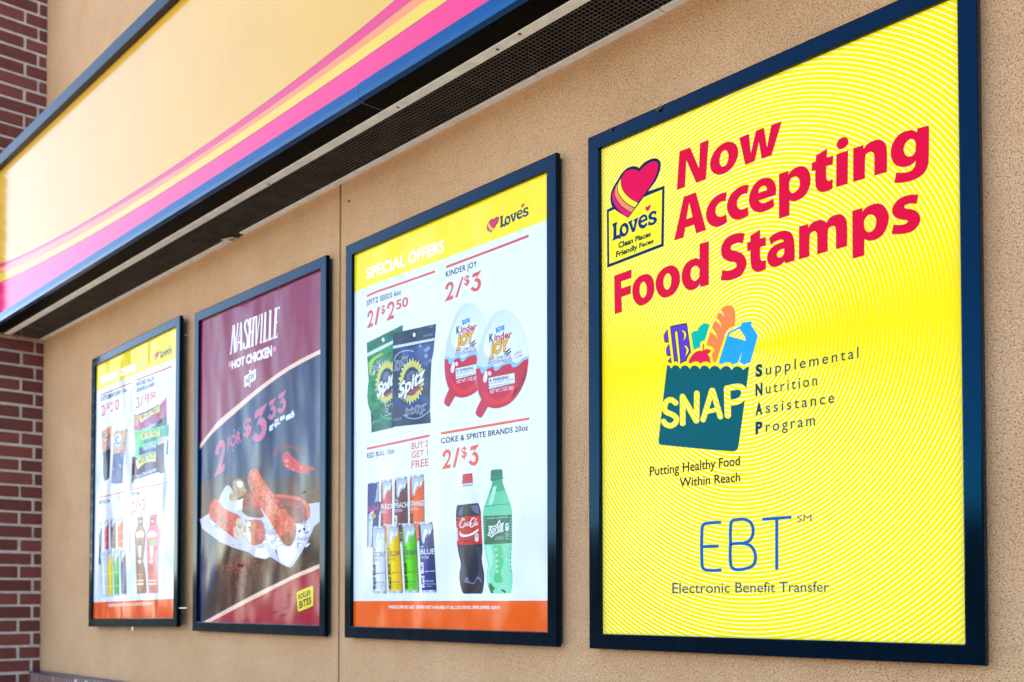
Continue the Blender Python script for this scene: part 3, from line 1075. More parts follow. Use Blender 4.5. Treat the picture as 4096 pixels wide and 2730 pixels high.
# grocery bag emblem
A.crop(2600, 1200, 5.115)
BR = (72, 58, 60)
PU = (110, 70, 205)
A.shape("412,550 425,537 735,477~ 757,492 838,1075 780,1160~ 742,1258 690,1272~ 632,1310 610,1278 580,1265~ 540,1258~ 495,1277", BR, 3)
A.shape("430,558 732,498 743,510 820,1072 762,1150~ 728,1242 690,1250~ 643,1285 570,1250 510,1255", PU, 3.5)
A.shape("500,700 510,650~ 540,628~ 572,655~ 640,1318 565,1285", BR, 3.7)
A.shape("516,705 522,660~ 540,643~ 560,665~ 624,1318 582,1285", (255, 240, 40), 4)
for d, c, l in ((12, BR, 3.7), (0, (255, 244, 60), 4)):
    for cpath in ("640,640 690,632~ 740,700~ 720,790~ 670,842 700,780~ 700,700~ 675,655~", "690,950 740,945~ 790,1015~ 770,1100~ 718,1155 745,1080~ 745,1010~ 725,970~"):
        A.grown(cpath, d, c, l) if d else A.shape(cpath, c, l)
for q in ("358,597 387,880 310,875 295,855 280,725", "393,900 427,1155 355,1150 340,1130 328,1000", "430,1170 443,1305 362,1260"):
    A.shape(q, BR, 3)
for q in ("350,640 372,866 316,862 308,846 295,728", "386,940 412,1140 360,1136 352,1122 342,1004", "424,1200 430,1270 385,1252"):
    A.shape(q, PU, 3.5)
A.shape("845,690 900,645~ 978,640 1010,560~ 1100,490~ 1175,490~ 1218,520 1120,835 1060,850~ 1025,905 1028,970 890,1025", (0, 190, 165), 3)
A.shape("1452,212 1530,140~ 1620,115~ 1700,150~ 1740,270~ 1735,525 1640,575~ 1560,660~ 1520,760 1350,1272 1298,1280 1285,1200 1262,1130 1322,1030 1260,960~ 1170,940 1172,880 1235,660 1320,720~ 1376,795 1350,680~ 1268,575 1327,425 1400,480~ 1460,572 1435,460~ 1358,365 1418,260 1480,300~ 1513,345 1500,270~", (250, 145, 85), 3)
A.shape("788,1275 850,1150~ 960,1055~ 1090,1047 1130,1015~ 1200,1010~ 1250,1045 1215,1090~ 1175,1108 1220,1180~ 1240,1315 1190,1275~ 1110,1268~ 1030,1308 980,1268~ 900,1268~ 828,1312", (236, 40, 90), 3)
A.shape("1084,1046 1085,920 1100,905 1113,915 1100,1046", (225, 15, 70), 3.2)
A.shape("1407,1285 1580,730 1620,660~ 1855,545 1870,490 1890,470 2070,440 2082,455 2068,520 2180,690~ 2198,740~ 2180,830 2050,1290 1990,1300~ 1925,1335 1880,1300~ 1835,1285 1890,1040 1800,1285 1740,1305~ 1692,1332 1650,1290~ 1580,1280~ 1510,1295~ 1460,1328", (50, 172, 240), 3, ["1612,745 1650,680~ 1835,592 1940,750~ 1958,790~ 1955,838"])
A.crop(2600, 1440, 2.3587)
A.shape("162,50 180,55~ 202,83 220,58~ 240,52~ 265,60~ 288,88 305,60~ 330,55~ 355,62~ 377,90 395,62~ 420,55~ 448,64~ 470,90 490,62~ 515,55~ 542,64~ 565,90 585,64~ 610,57~ 640,66~ 666,95 690,68~ 720,60~ 748,68~ 770,98 795,70~ 825,63~ 855,72~ 882,98 905,75~ 935,66 835,810~ 818,850~ 780,864~ 108,803~ 88,795~ 82,760~", (0, 104, 112), 3)
A.bake('grocery_bag_emblem', M['vinyl'])
A.crop(2600, 1440, 2.3587)
YL = (255, 240, 0)
for pth, w, l in (("243,408~ 200,378~ 160,392~ 138,440~ 152,490~ 205,515~ 248,548~ 243,592~ 200,622~ 152,610~ 130,582~", 52, 4.0),
                  ("308,347 310,600", 54, 4.0), ("308,347 437,575", 54, 4.4), ("443,317 440,575", 54, 4.8),
                  ("585,290 502,565", 52, 4.0), ("592,290 665,538", 52, 4.4), ("545,490 638,468", 42, 4.8),
                  ("728,272 735,525", 62, 4.0), ("728,275~ 790,258~ 855,258~ 890,300~ 870,365~ 820,395~ 745,405~", 58, 4.4)):
    A.stroke(pth, w, YL, l)
A.bake('emblem_lettering', M['rings'])

# body lettering
A.crop(2540, 1180, 2.306)
TEAL = (0, 78, 96)
for s0, s1, y0, y1, xe, h in (("S", "upplemental", 755, 580, 2062, 100), ("N", "utrition", 930, 835, 1680, 100), ("A", "ssistance", 1108, 995, 1838, 100), ("P", "rogram", 1282, 1203, 1660, 100)):
    A.text(s0, 1112, y0, 1176, y0 - 12, h, col=TEAL, lvl=3, bold=0.05)
    A.text(s1, 1207, y0 - 16, xe, y1, 96, 100, col=TEAL, lvl=3, bold=0.004, space=1.35)
A.bake('programme_lettering', M['vinyl'])
A.crop(2540, 1780, 2.306)
A.text("Putting Healthy Food", 137, 288, 968, 187, 84, 86, col=(6, 22, 30), lvl=3, bold=0.008)
A.text("Within Reach", 412, 390, 970, 337, 82, 82, col=(6, 22, 30), lvl=3, bold=0.008)
A.bake('motto_lettering', M['vinyl'])
EB = (30, 118, 190)
for pth, cl in (("795,715 668,724~ 630,740~ 618,790~ 618,1095~ 632,1142~ 680,1158~ 798,1155", False), ("630,940 772,935", False),
                ("882,915 882,770~ 895,705~ 950,690~ 1020,690~ 1075,730~ 1090,810~ 1060,880~ 1000,906~", False),
                ("882,915 1010,912~ 1080,945~ 1112,1030~ 1090,1110~ 1010,1145~ 920,1148~ 885,1110~ 882,900", False),
                ("1175,688 1443,668", False), ("1308,690 1308,1153", False)):
    A.stroke(pth, 28, EB, 3 + 0.2 * random.random(), cap=False)
A.text("SM", 1498, 712, 1628, 705, 60, 62, col=(70, 100, 120), lvl=3, bold=-0.008)
A.text("Electronic Benefit Transfer", 345, 1370, 1790, 1355, 95, 92, col=(52, 92, 122), lvl=3)
A.bake('benefit_lettering', M['vinyl'])
# ================================================================== special offers poster
R3 = frames[2]
sh3 = make_sheet(R3, M['cloth'], (244, 248, 255))
A = Art(R3, REC, sh3)
YEL, ORG, DARK = (255, 232, 0), (248, 96, 24), (8, 34, 62)
# price figures drawn once, in their own box, then set wherever a price stands
FIG2 = "140,607 180,610 190,565~ 215,548~ 232,572~ 222,625~ 128,788 253,745 258,692 208,712 252,610~ 262,550~ 240,510~ 205,503~ 165,535~ 145,580~"
FIG3 = "520,395 643,347 572,462 605,462~ 632,500~ 630,570~ 595,628~ 540,645~ 488,610 525,572 558,597~ 587,570~ 590,525~ 562,503~ 530,517 582,425 512,452"


def figure(ch, x0, y0, x1, y1, h0, h1, col, lvl=3, outline=None, ow=8):
    """price figure with its foot from (x0,y0) to (x1,y1)"""
    src = FIG2 if ch == '2' else FIG3
    ax, bx = (128, 262) if ch == '2' else (488, 643)
    sl = (742 - 788) / (253 - 128) if ch == '2' else -0.372
    base = (lambda x: 788 + sl * (x - 128)) if ch == '2' else (lambda x: 672 + sl * (x - 488))
    H = 262 if ch == '2' else 268

    def tf(p):
        t = (p[0] - ax) / (bx - ax)
        w = (base(p[0]) - p[1]) / H
        return (x0 + (x1 - x0) * t, y0 + (y1 - y0) * t - w * (h0 + (h1 - h0) * t))
    if outline:
        q = [tf(a) for a in curve_pts(parse(src))]
        A.grown(' '.join('%f,%f' % p for p in q), ow, outline, lvl - 0.5)
    A.shape(src, col, lvl, tf=tf)


def rule(pth, col, lvl=2): A.shape(pth, col, lvl)


A.crop(1360, 580, 2.613)
A.shape("60,1580 148,1552 200,1523~ 300,1478~ 600,1366~ 1100,1186~ 1640,985~ 2200,772 2200,180 60,1030", YEL, 1, mi=3)
A.text("SPECIAL OFFERS", 275, 1408, 1085, 1112, 112, 118, col=(255, 255, 245), lvl=2, bold=0.035, space=1.05, mi=3)
A.bake('headline_lettering', INK)

# logo in the corner, the same drawing as on the nearest poster
def logo_word(x0, y0, x1, y1, h, col=NAVY, heart=True):
    def tf(p):
        t = (p[0] - 165) / 1000.0
        b = 808 + (440 - 808) * t
        return (x0 + (x1 - x0) * t, y0 + (y1 - y0) * t - (b - p[1]) / 360.0 * h)
    for l in LOGO_WORD: A.shape(l[0], col, 3, l[1:], tf=tf)
    if heart: A.shape(TINY_HEART, (226, 20, 96), 3, tf=tf)


def logo_heart(x0, y0, x1, y1):
    """heart with trailing bands inside the pixel box"""
    def tf(p):
        u, w = (p[0] - 320) / 632.0, (p[1] - 45) / 748.0
        return (x0 + (x1 - x0) * u, y0 + (y1 - y0) * w)
    A.shape(HEART_BACK, (90, 60, 70), 3, tf=tf)
    for b, c in BANDS: A.shape(b, c, 3.5, tf=tf)
    A.shape(HEART, (222, 24, 110), 3.5, tf=tf)


logo_word(1672, 870, 1972, 745, 112)
logo_heart(1535, 752, 1664, 920)
A.bake('store_logo', INK)

# eggs offer
A.crop(1360, 580, 2.613)
rule("1110,1266 1640,1066~ 1973,937 1973,965 1640,1092~ 1110,1292", CORAL)
A.text("KINDER JOY", 1106, 1384, 1432, 1270, 58, 60, col=DARK, lvl=2, bold=0.02, space=1.08)
A.crop(1740, 980, 3.447)
figure('2', 128, 788, 256, 742, 250, 262, CORAL)
A.shape("275,735 370,447 397,438 310,723", CORAL, 3)
A.text("$", 403, 562, 478, 534, 120, 124, col=CORAL, lvl=3, bold=0.02)
figure('3', 487, 672, 643, 615, 262, 268, CORAL)
A.bake('price_lettering', INK)
# seeds offer
A.crop(1440, 980, 3.2)
rule("85,650 150,616~ 250,574~ 400,524~ 962,326 962,355 400,552~ 250,602~ 150,644~ 85,674", CORAL)
A.crop(1360, 1120, 2.613)
A.text("SPITZ SEEDS 6oz", 278, 274, 638, 150, 56, 50, col=DARK, lvl=2, bold=0.02, space=1.08)
figure('2', 278, 512, 347, 482, 178, 185, CORAL)
A.shape("360,477 393,287 418,276 385,467", CORAL, 3)
A.text("$", 431, 362, 473, 345, 82, 86, col=CORAL, lvl=3, bold=0.02)
figure('2', 481, 432, 568, 400, 188, 194, CORAL)
A.text("50", 588, 312, 713, 272, 94, 96, col=CORAL, lvl=3, bold=0.025)
A.bake('price_lettering', INK)


def flower(cx, cy, a, b, sk, lvl):
    random.seed(3)
    for k in range(26):
        t = 2 * math.pi * k / 26
        def pt(r, tt): return (cx + a * r * math.cos(tt), cy + b * r * math.sin(tt) + sk * a * r * math.cos(tt))
        ln = 0.95 + 0.1 * random.random()
        for g_, cc, l2 in ((1.35, (215, 228, 240), 0), (1.0, (232, 220, 60), 0.5)):
            q = [pt(0.55, t - 0.05 * g_), pt(0.78, t - 0.12 * g_), pt(ln * (1 + 0.05 * (g_ - 1)), t), pt(0.78, t + 0.12 * g_)]
            A.poly_local([A.P(*p) for p in q], lin(cc), lvl + l2)
    A.disc(cx, cy, a * 0.62, b * 0.62, (40, 52, 86), lvl + 0.8, skew=sk)
    A.disc(cx + 3, cy - b * 0.2, a * 0.40, b * 0.26, (110, 122, 150), lvl + 0.9, skew=sk, mi=1)


def seed_bag(dark, mid, light, outline, lvl):
    A.shape(outline, dark, lvl)


A.crop(1360, 1120, 2.613)
A.shape("280,660 658,470 650,640 560,1545 330,1598 322,1400~ 300,1050~ 285,800", (0, 122, 92), 2, mi=1)
A.shape("283,800 560,672 560,1100 430,1300~ 320,1380~ 300,1050", (40, 150, 90), 2.3, mi=1)
A.shape("283,768 556,632 556,668 285,806", (214, 236, 232), 2.6)
A.shape("300,880 340,820~ 420,775~ 465,772 420,800~ 350,860~ 330,960~ 312,1000", (170, 215, 70), 2.6)
A.disc(452, 628, 14, 22, (250, 252, 255), 2.8)
flower(486, 1070, 118, 235, -0.25, 3)
A.text("Big Bag", 325, 1000, 425, 880, 72, 66, col=(15, 60, 90), lvl=4.4, bold=0.02, shear=0.2, outline=(235, 245, 250), ow=0.05)
A.text("Spitz", 385, 1230, 620, 1035, 115, 125, col=(240, 244, 250), lvl=4.4, bold=0.05, shear=0.15, outline=(90, 70, 110), ow=0.05)
A.shape("470,1205 560,1150 560,1175 472,1232", (200, 90, 110), 4.5)
A.text("Dill", 478, 1415, 545, 1385, 85, 85, col=(10, 70, 70), lvl=4.4, bold=0.05, outline=(240, 248, 250), ow=0.05)
A.stroke("425,1412~ 480,1450~ 550,1448", 8, (120, 200, 120), 3)
A.text("NET WT. 6 OZ", 342, 1505, 422, 1478, 22, col=(200, 225, 220), lvl=4)
A.bake('printed_seed_bag', INK)

A.crop(1360, 1120, 2.613)
A.shape("557,560 1005,460 988,650~ 958,830~ 940,1350 950,1496 540,1540 548,1300", (10, 46, 84), 6, mi=1)
A.shape("640,730 985,655 960,830~ 900,900~ 800,830~ 700,850~", (62, 88, 146), 6.2, mi=1)
A.shape("557,1000 600,1250~ 720,1300~ 860,1200~ 940,1240 942,1340 700,1350~ 550,1300", (34, 68, 122), 6.2, mi=1)
for q in ("820,690 845,672 860,700 838,712", "872,740 930,690 945,720 900,760", "880,790 905,770 925,800 890,822", "930,850 950,820 950,870"):
    A.shape(q, (150, 165, 200), 6.4)
A.shape("555,692 993,608 990,634 555,722", (214, 226, 240), 6.4)
A.disc(777, 577, 14, 22, (252, 253, 255), 6.5)
A.text("10M WT", 930, 508, 972, 497, 16, col=(170, 190, 220), lvl=6.5)
A.text("SHELF & STABLE", 872, 600, 970, 580, 20, col=(170, 190, 220), lvl=6.5)
A.stroke("565,850~ 600,780~ 680,742~ 768,748~", 6, (210, 225, 240), 6.6)
flower(748, 1062, 138, 240, -0.2, 7)
A.text("Big Bag", 575, 945, 712, 848, 78, 74, col=(20, 54, 104), lvl=8.2, bold=0.03, shear=0.2, outline=(225, 238, 250), ow=0.05)
A.text("Spitz", 612, 1238, 892, 1040, 135, 150, col=(242, 246, 252), lvl=8.4, bold=0.035, shear=0.15, outline=(70, 60, 80), ow=0.045)
A.shape("722,1178 848,1103 850,1140 728,1212", (196, 60, 84), 8.6)
A.stroke("610,1265~ 640,1235~ 720,1190~ 895,1040", 7, (90, 80, 110), 7.9)
A.text("Cracked", 685, 1418, 800, 1380, 66, 64, col=(20, 60, 110), lvl=8.4, bold=0.03, shear=0.15, outline=(232, 242, 252), ow=0.05)
A.text("Pepper", 806, 1398, 915, 1345, 76, 78, col=(20, 60, 110), lvl=8.4, bold=0.03, shear=0.2, outline=(232, 242, 252), ow=0.05)
A.stroke("665,1412~ 740,1450~ 840,1440~ 945,1362", 7, (196, 214, 238), 7.5)
A.text("NET WT. 6 OZ", 560, 1478, 642, 1462, 22, col=(190, 208, 232), lvl=7.5)
A.bake('printed_seed_bag', INK)

EGG = "1705,312~ 1800,350~ 1900,500~ 1955,680~ 1972,840~ 1950,1000~ 1880,1170~ 1780,1290~ 1650,1343~ 1545,1330~ 1475,1270~ 1440,1160~ 1422,1000~ 1430,880~ 1460,700~ 1530,500~ 1610,360~"
CUP = "1424,925 1470,928 1478,972~ 1500,980~ 1535,935~ 1600,912~ 1614,945~ 1640,952~ 1700,900~ 1785,880~ 1802,912~ 1850,905~ 1920,845~ 1971,826 1968,880~ 1945,1020~ 1880,1170~ 1780,1290~ 1650,1343~ 1548,1330 1485,1437 1462,1440~ 1425,1412~ 1420,1375~ 1478,1250 1440,1150~ 1424,1000~"
CREAM = "1424,925 1470,928 1478,972~ 1500,980~ 1535,935~ 1600,912~ 1614,945~ 1640,952~ 1700,900~ 1785,880~ 1802,912~ 1850,905~ 1920,845~ 1971,826 1968,800 1920,815~ 1850,870~ 1790,850~ 1700,870~ 1640,915~ 1590,880~ 1510,920~ 1470,900 1426,895"


def egg(tf, lvl, cut=None):
    A.shape(EGG, None, lvl, grad=('h', (205, 222, 246), (236, 244, 254)), tf=tf)
    A.shape("1690,345~ 1790,420~ 1840,560~ 1830,760~ 1700,830~ 1560,820~ 1500,700~ 1560,520~", None, lvl + .2, grad=((222, 235, 252), (246, 250, 255)), tf=tf)
    A.shape(CREAM, (150, 205, 236), lvl + .3, tf=tf)
    A.shape(CUP, (214, 14, 66), lvl + .5, tf=tf)
    A.shape("1490,1130 1560,1215~ 1660,1245~ 1760,1200~ 1840,1100~ 1790,1230~ 1680,1300~ 1560,1280~", (236, 46, 56), lvl + .7, tf=tf)
    A.shape("1880,1060 1930,960~ 1945,900 1950,980~ 1890,1140~ 1800,1240~ 1830,1160~", (184, 6, 48), lvl + .7, tf=tf)
    A.shape("1562,955~ 1580,965~ 1578,995~ 1560,1000~ 1550,980~", (240, 246, 254), lvl + .8, tf=tf)
    A.shape("1530,950~ 1542,975~ 1538,1040~ 1520,1075~ 1500,1055~ 1502,1015~ 1515,975~", (240, 246, 254), lvl + .8, tf=tf)
    def L(x, y): return tf((x, y)) if tf else (x, y)
    def T(s, x0, y0, x1, y1, h, **k):
        a, b = L(x0, y0), L(x1, y1)
        A.text(s, a[0], a[1], b[0], b[1], h * (0.93 if tf else 1), **k)
    A.shape("1628,507 1716,472 1722,520 1634,558", (0, 150, 214), lvl + .8, tf=tf)
    T("TREAT", 1642, 535, 1708, 508, 22, col=(235, 245, 255), lvl=lvl + 1)
    T("+ TOY", 1654, 553, 1706, 533, 18, col=(235, 245, 255), lvl=lvl + 1)
    T("K", 1562, 652, 1606, 643, 80, col=(10, 30, 90), lvl=lvl + 1, bold=0.04)
    T("inder", 1614, 640, 1800, 600, 72, col=(206, 24, 62), lvl=lvl + 1, bold=0.03)
    T("JOY", 1568, 792, 1768, 724, 112, col=(250, 190, 20), lvl=lvl + 1.4, bold=0.05, shear=0.1, outline=(60, 40, 30), ow=0.04)
    A.shape("1712,775 1740,745~ 1788,708 1775,735~ 1745,760~", (16, 26, 60), lvl + 1.5, tf=tf)
    A.shape("1710,778 1750,765~ 1790,740 1792,752~ 1755,780~", (16, 26, 60), lvl + 1.5, tf=tf)
    T("SWEET CREAM TOPPED", 1560, 848, 1786, 808, 32, col=(20, 24, 40), lvl=lvl + 1, bold=0.01)
    T("WITH COCOA WAFER BITES", 1545, 888, 1800, 846, 32, col=(20, 24, 40), lvl=lvl + 1, bold=0.01)
    T("SURPRISE-", 1824, 795, 1902, 760, 26, col=(190, 40, 70), lvl=lvl + 1)
    T("TOY INSIDE", 1830, 830, 1908, 796, 26, col=(190, 40, 70), lvl=lvl + 1)
    A.shape("1550,1022 1829,968 1833,1082 1553,1150", (12, 30, 62), lvl + 1, tf=tf)
    A.shape("1555,1027 1825,974 1829,1078 1558,1144", (236, 244, 252), lvl + 1.2, tf=tf)
    A.shape("1562,1065 1574,1034 1586,1060", (12, 30, 62), lvl + 1.4, tf=tf)
    T("WARNING:", 1597, 1062, 1768, 1030, 30, col=(12, 30, 62), lvl=lvl + 1.4, bold=0.03)
    T("CHOKING HAZARD - Small parts.", 1561, 1096, 1819, 1046, 21, col=(16, 40, 76), lvl=lvl + 1.4)
    T("Not for children under 3 yrs.", 1561, 1130, 1796, 1085, 21, col=(16, 40, 76), lvl=lvl + 1.4)
    T("NET WT .7 OZ (20g)", 1570, 1190, 1812, 1140, 36, col=(250, 240, 244), lvl=lvl + 1.4, bold=0.01)


A.crop(1360, 1120, 2.613)
egg(lambda p: (1090 + (p[0] - 1422) * 0.9, 240 + (p[1] - 312) * 0.962), 2)
A.bake('printed_chocolate_egg', INK)
A.crop(1360, 1120, 2.613)
egg(None, 6)
A.bake('printed_chocolate_egg', INK)

# energy drink offer and bottle offer
A.crop(1360, 1680, 2.613)
rule("280,292 937,152 937,178 280,316", (244, 104, 92))
A.text("RED BULL 12oz", 282, 404, 567, 345, 52, 46, col=DARK, lvl=2, bold=0.02, space=1.08)
A.text("BUY 2", 748, 310, 922, 278, 68, 66, col=(240, 92, 66), lvl=2, bold=0.012)
A.text("GET 1", 748, 402, 920, 374, 68, 66, col=(240, 92, 66), lvl=2, bold=0.012)
A.text("FREE", 748, 508, 927, 480, 78, 76, col=(240, 92, 66), lvl=2, bold=0.012)
A.bake('price_lettering', INK)
A.crop(1360, 1680, 2.613)
rule("1055,130 1980,-26 1980,0 1055,156", (250, 104, 60))
A.text("COKE & SPRITE BRANDS 20oz", 1055, 249, 1966, 108, 56, 56, col=DARK, lvl=2, bold=0.024, space=1.05)
figure('2', 1060, 519, 1160, 501, 198, 206, (250, 102, 62))
A.shape("1177,503 1227,292 1254,287 1206,497", (250, 102, 62), 3)
A.text("$", 1269, 397, 1327, 388, 106, 108, col=(250, 102, 62), lvl=3, bold=0.02)
figure('3', 1341, 492, 1455, 468, 208, 214, (250, 102, 62))
A.bake('price_lettering', INK)


def can(q, col, name, lvl, white_text=True, tiny=False):
    """drink can printed in the pixel quad TL, TR, BR, BL"""
    TL, TR, BR_, BL_ = q
    def L(u, w):
        x = (TL[0] + (TR[0] - TL[0]) * u) * (1 - w) + (BL_[0] + (BR_[0] - BL_[0]) * u) * w
        y = (TL[1] + (TR[1] - TL[1]) * u) * (1 - w) + (BL_[1] + (BR_[1] - BL_[1]) * u) * w
        return (x, y)
    def bulge(w): return 0.07 * max(0, 1 - w / 0.06) ** 2 + 0.06 * max(0, (w - 0.96) / 0.04) ** 2
    def strip(u0, u1, c0, c1, w0, w1, lv, n=10):
        pts, cols = [], []
        for i in range(n + 1):
            w = w0 + (w1 - w0) * i / n
            b = bulge(w)
            for u, c in ((u0, c0), (u1, c1)):
                pts.append(A.P(*L(b + u * (1 - 2 * b), w)))
                cols.append(lin(c))
        A._add(pts, [(2 * i, 2 * i + 1, 2 * i + 3, 2 * i + 2) for i in range(n)], None, lv, 0, cols)
    def sh(k): return tuple(min(255, int(c * k + (14 if k > 1 else 0))) for c in col)
    cs = [sh(0.62), sh(0.92), sh(1.12), sh(1.0), sh(0.9), sh(0.6)]
    us = [0, 0.12, 0.38, 0.62, 0.88, 1]
    for i in range(5): strip(us[i], us[i + 1], cs[i], cs[i + 1], 0.0, 0.97, lvl)
    G = [(120, 132, 150), (226, 234, 244), (176, 188, 206), (230, 238, 248), (150, 162, 180), (110, 122, 140)]
    for i in range(5): strip(us[i], us[i + 1], G[i], G[i + 1], 0.0, 0.035, lvl + .3, 4)
    for i in range(5): strip(us[i], us[i + 1], G[i], G[i + 1], 0.965, 1.0, lvl + .3, 4)
    # silver splash at the shoulder with a pale animal-like flourish
    def poly(pp, c, lv, mi=0): A.poly_local([A.P(*L(*p)) for p in pp], lin(c), lv, mi)
    poly([(0.14, 0.03), (0.92, 0.03), (0.95, 0.10), (0.80, 0.13), (0.72, 0.19), (0.58, 0.17), (0.50, 0.22), (0.40, 0.21), (0.36, 0.29), (0.22, 0.31), (0.16, 0.24)], (188, 198, 214), lvl + .3)
    poly([(0.42, 0.09), (0.60, 0.12), (0.56, 0.17), (0.45, 0.16), (0.36, 0.26), (0.26, 0.28), (0.30, 0.18)], (244, 248, 253), lvl + .5)
    poly([(0.70, 0.11), (0.82, 0.10), (0.84, 0.15), (0.74, 0.17)], (240, 245, 252), lvl + .5)
    if tiny: return
    ink = (232, 238, 246) if white_text else (70, 78, 96)
    dk = (20, 26, 44) if not white_text or sum(col) > 300 else (236, 240, 248)
    def T(s, u0, u1, w, h, **k):
        a, b = L(u0, w), L(u1, w)
        A.text(s, a[0], a[1], b[0], b[1], h, **k)
    hh = math.hypot(BL_[0] - TL[0], BL_[1] - TL[1])
    T("THE", 0.06, 0.26, 0.36, hh * 0.028, col=dk, lvl=lvl + .7, bold=0.02)
    T(name, 0.04, 0.98, 0.455, hh * 0.075, col=ink, lvl=lvl + .9, bold=0.012)
    T("EDITION", 0.05, 0.58, 0.52, hh * 0.042, col=ink, lvl=lvl + .7, bold=0.0)
    # name running up the can
    v, f = text_mesh("Red Bull", 0.04)
    a_, b_ = min(p[0] for p in v), max(p[0] for p in v)
    pts = [A.P(*L(0.20 - 0.17 * p[1] / CAP + 0.0, 0.93 - 0.36 * (p[0] - a_) / (b_ - a_))) for p in v]
    A._add(pts, f, lin(dk), lvl + .7)
    T("ENERGY DRINK", 0.24, 0.82, 0.85, hh * 0.026, col=ink, lvl=lvl + .7)
    T("Vitalizes body and mind", 0.26, 0.95, 0.885, hh * 0.018, col=ink, lvl=lvl + .7)
    T("12 FL OZ (355 mL)", 0.25, 0.72, 0.92, hh * 0.018, col=ink, lvl=lvl + .7)
    a, b = L(0.36, 0.70), L(0.99, 0.695)
    A.stroke('%f,%f %f,%f' % (a + b), 5, ink, lvl + .7)
    A.disc(a[0], a[1], 7, 9, ink, lvl + .8)


CANS = [([(290, 660), (412, 645), (402, 1330), (280, 1345)], (12, 60, 140), "", 2.0, True),
        ([(430, 632), (548, 618), (545, 1300), (420, 1300)], (206, 40, 76), "RED", 2.0, True),
        ([(570, 605), (705, 590), (716, 1300), (566, 1300)], (110, 18, 50), "PEACH", 2.0, True),
        ([(728, 580), (880, 568), (889, 1290), (731, 1290)], (248, 104, 48), "ORANGE", 2.0, True),
        ([(340, 1115), (470, 1110), (490, 1816), (346, 1816)], (226, 234, 246), "COCONUT", 5.0, False),
        ([(475, 1105), (615, 1098), (662, 1812), (512, 1812)], (255, 204, 0), "YELLOW", 5.0, False),
        ([(640, 1092), (792, 1083), (833, 1808), (683, 1808)], (106, 206, 36), "GREEN", 5.0, False),
        ([(818, 1074), (972, 1066), (1013, 1806), (858, 1806)], (8, 36, 128), "BLUE", 5.0, True)]
for q, c, nm, lv, wt in CANS:
    A.crop(1360, 1680, 2.613)
    if nm:
        can(q, c, nm, lv, wt)
    else:
        can(q, (188, 200, 220), nm, lv, True, tiny=True)
        A.shape("291,672 380,664~ 392,700 348,1000~ 330,1330 400,1320 408,1000 400,850~ 300,1010", (10, 52, 128), 2.6)
        A.shape("291,672 392,660 356,940 288,1000", (10, 58, 140), 2.7)
        A.text("Red Bull", 288, 962, 404, 938, 52, 52, col=(206, 40, 110), lvl=3.2, bold=0.03)
        A.shape("322,1000 350,975~ 378,1005 362,1030~ 335,1028", (238, 150, 50), 3.1)
        A.text("ENERGY DRINK", 292, 1062, 388, 1050, 20, col=(30, 70, 150), lvl=3.1)
    A.bake('printed_drink_can', INK)

# bottles
A.crop(1360, 1680, 2.613)
COKE = "1286,690 1275,740~ 1250,810~ 1222,890~ 1212,980~ 1216,1120 1226,1310 1240,1400~ 1262,1506~ 1249,1610~ 1252,1690~ 1270,1776~ 1285,1812 1300,1818 1480,1818 1494,1790~ 1508,1680~ 1507,1606~ 1482,1460~ 1490,1366~ 1482,1200 1474,1000~ 1470,950~ 1445,868~ 1410,780~ 1388,715~ 1382,690"
A.shape(COKE, None, 2, grad=((236, 240, 250), (222, 228, 244)))
A.shape("1224,893 1340,880~ 1446,868 1470,950~ 1474,1000~ 1482,1200 1490,1366~ 1482,1460~ 1507,1606~ 1508,1680~ 1494,1790~ 1480,1818 1300,1818 1285,1812 1270,1776~ 1252,1690~ 1249,1610~ 1262,1506~ 1240,1400~ 1226,1310 1216,1120 1212,980~", (36, 38, 66), 2.5)
A.shape("1262,920 1290,905 1282,985 1240,1000~", (98, 104, 150), 2.7)
A.shape("1368,900 1440,890 1460,985 1400,960~", (110, 118, 160), 2.7)
A.shape("1240,1330 1300,1330 1296,1500~ 1330,1600~ 1290,1690~ 1262,1680 1262,1600~ 1275,1506~ 1254,1400", (66, 68, 104), 2.7)
A.shape("1420,1330 1480,1330 1470,1460~ 1492,1606~ 1488,1690 1440,1650~ 1452,1560~", (64, 66, 100), 2.7)
A.shape("1290,1740~ 1380,1690~ 1470,1740 1480,1800 1300,1800", (54, 40, 58), 2.8)
A.shape("1280,1690 1300,1700 1330,1640~ 1350,1690~ 1400,1700~ 1440,1640~ 1480,1690 1478,1705 1438,1665~ 1402,1716~ 1340,1706~ 1310,1700", (130, 130, 166), 3)
A.shape("1272,655 1392,645 1390,690 1284,700", (206, 214, 228), 3)
A.shape("1270,662 1393,650 1393,658 1270,670", (96, 104, 124), 3.2)
A.shape("1283,690 1386,682 1386,690 1284,698", (110, 118, 140), 3.2)
A.shape("1282,572 1290,568~ 1383,557 1389,640 1376,655~ 1277,662", (208, 12, 56), 3.4)
A.shape("1212,1021 1340,1010~ 1472,997 1486,1294 1350,1306~ 1224,1312", (210, 14, 40), 3.4)
A.shape("1212,1035 1238,1032 1240,1060 1213,1064", (30, 50, 90), 3.6)
A.shape("1214,1130 1230,1130 1236,1265 1222,1268", (230, 214, 218), 3.6)
WH = (252, 250, 250)
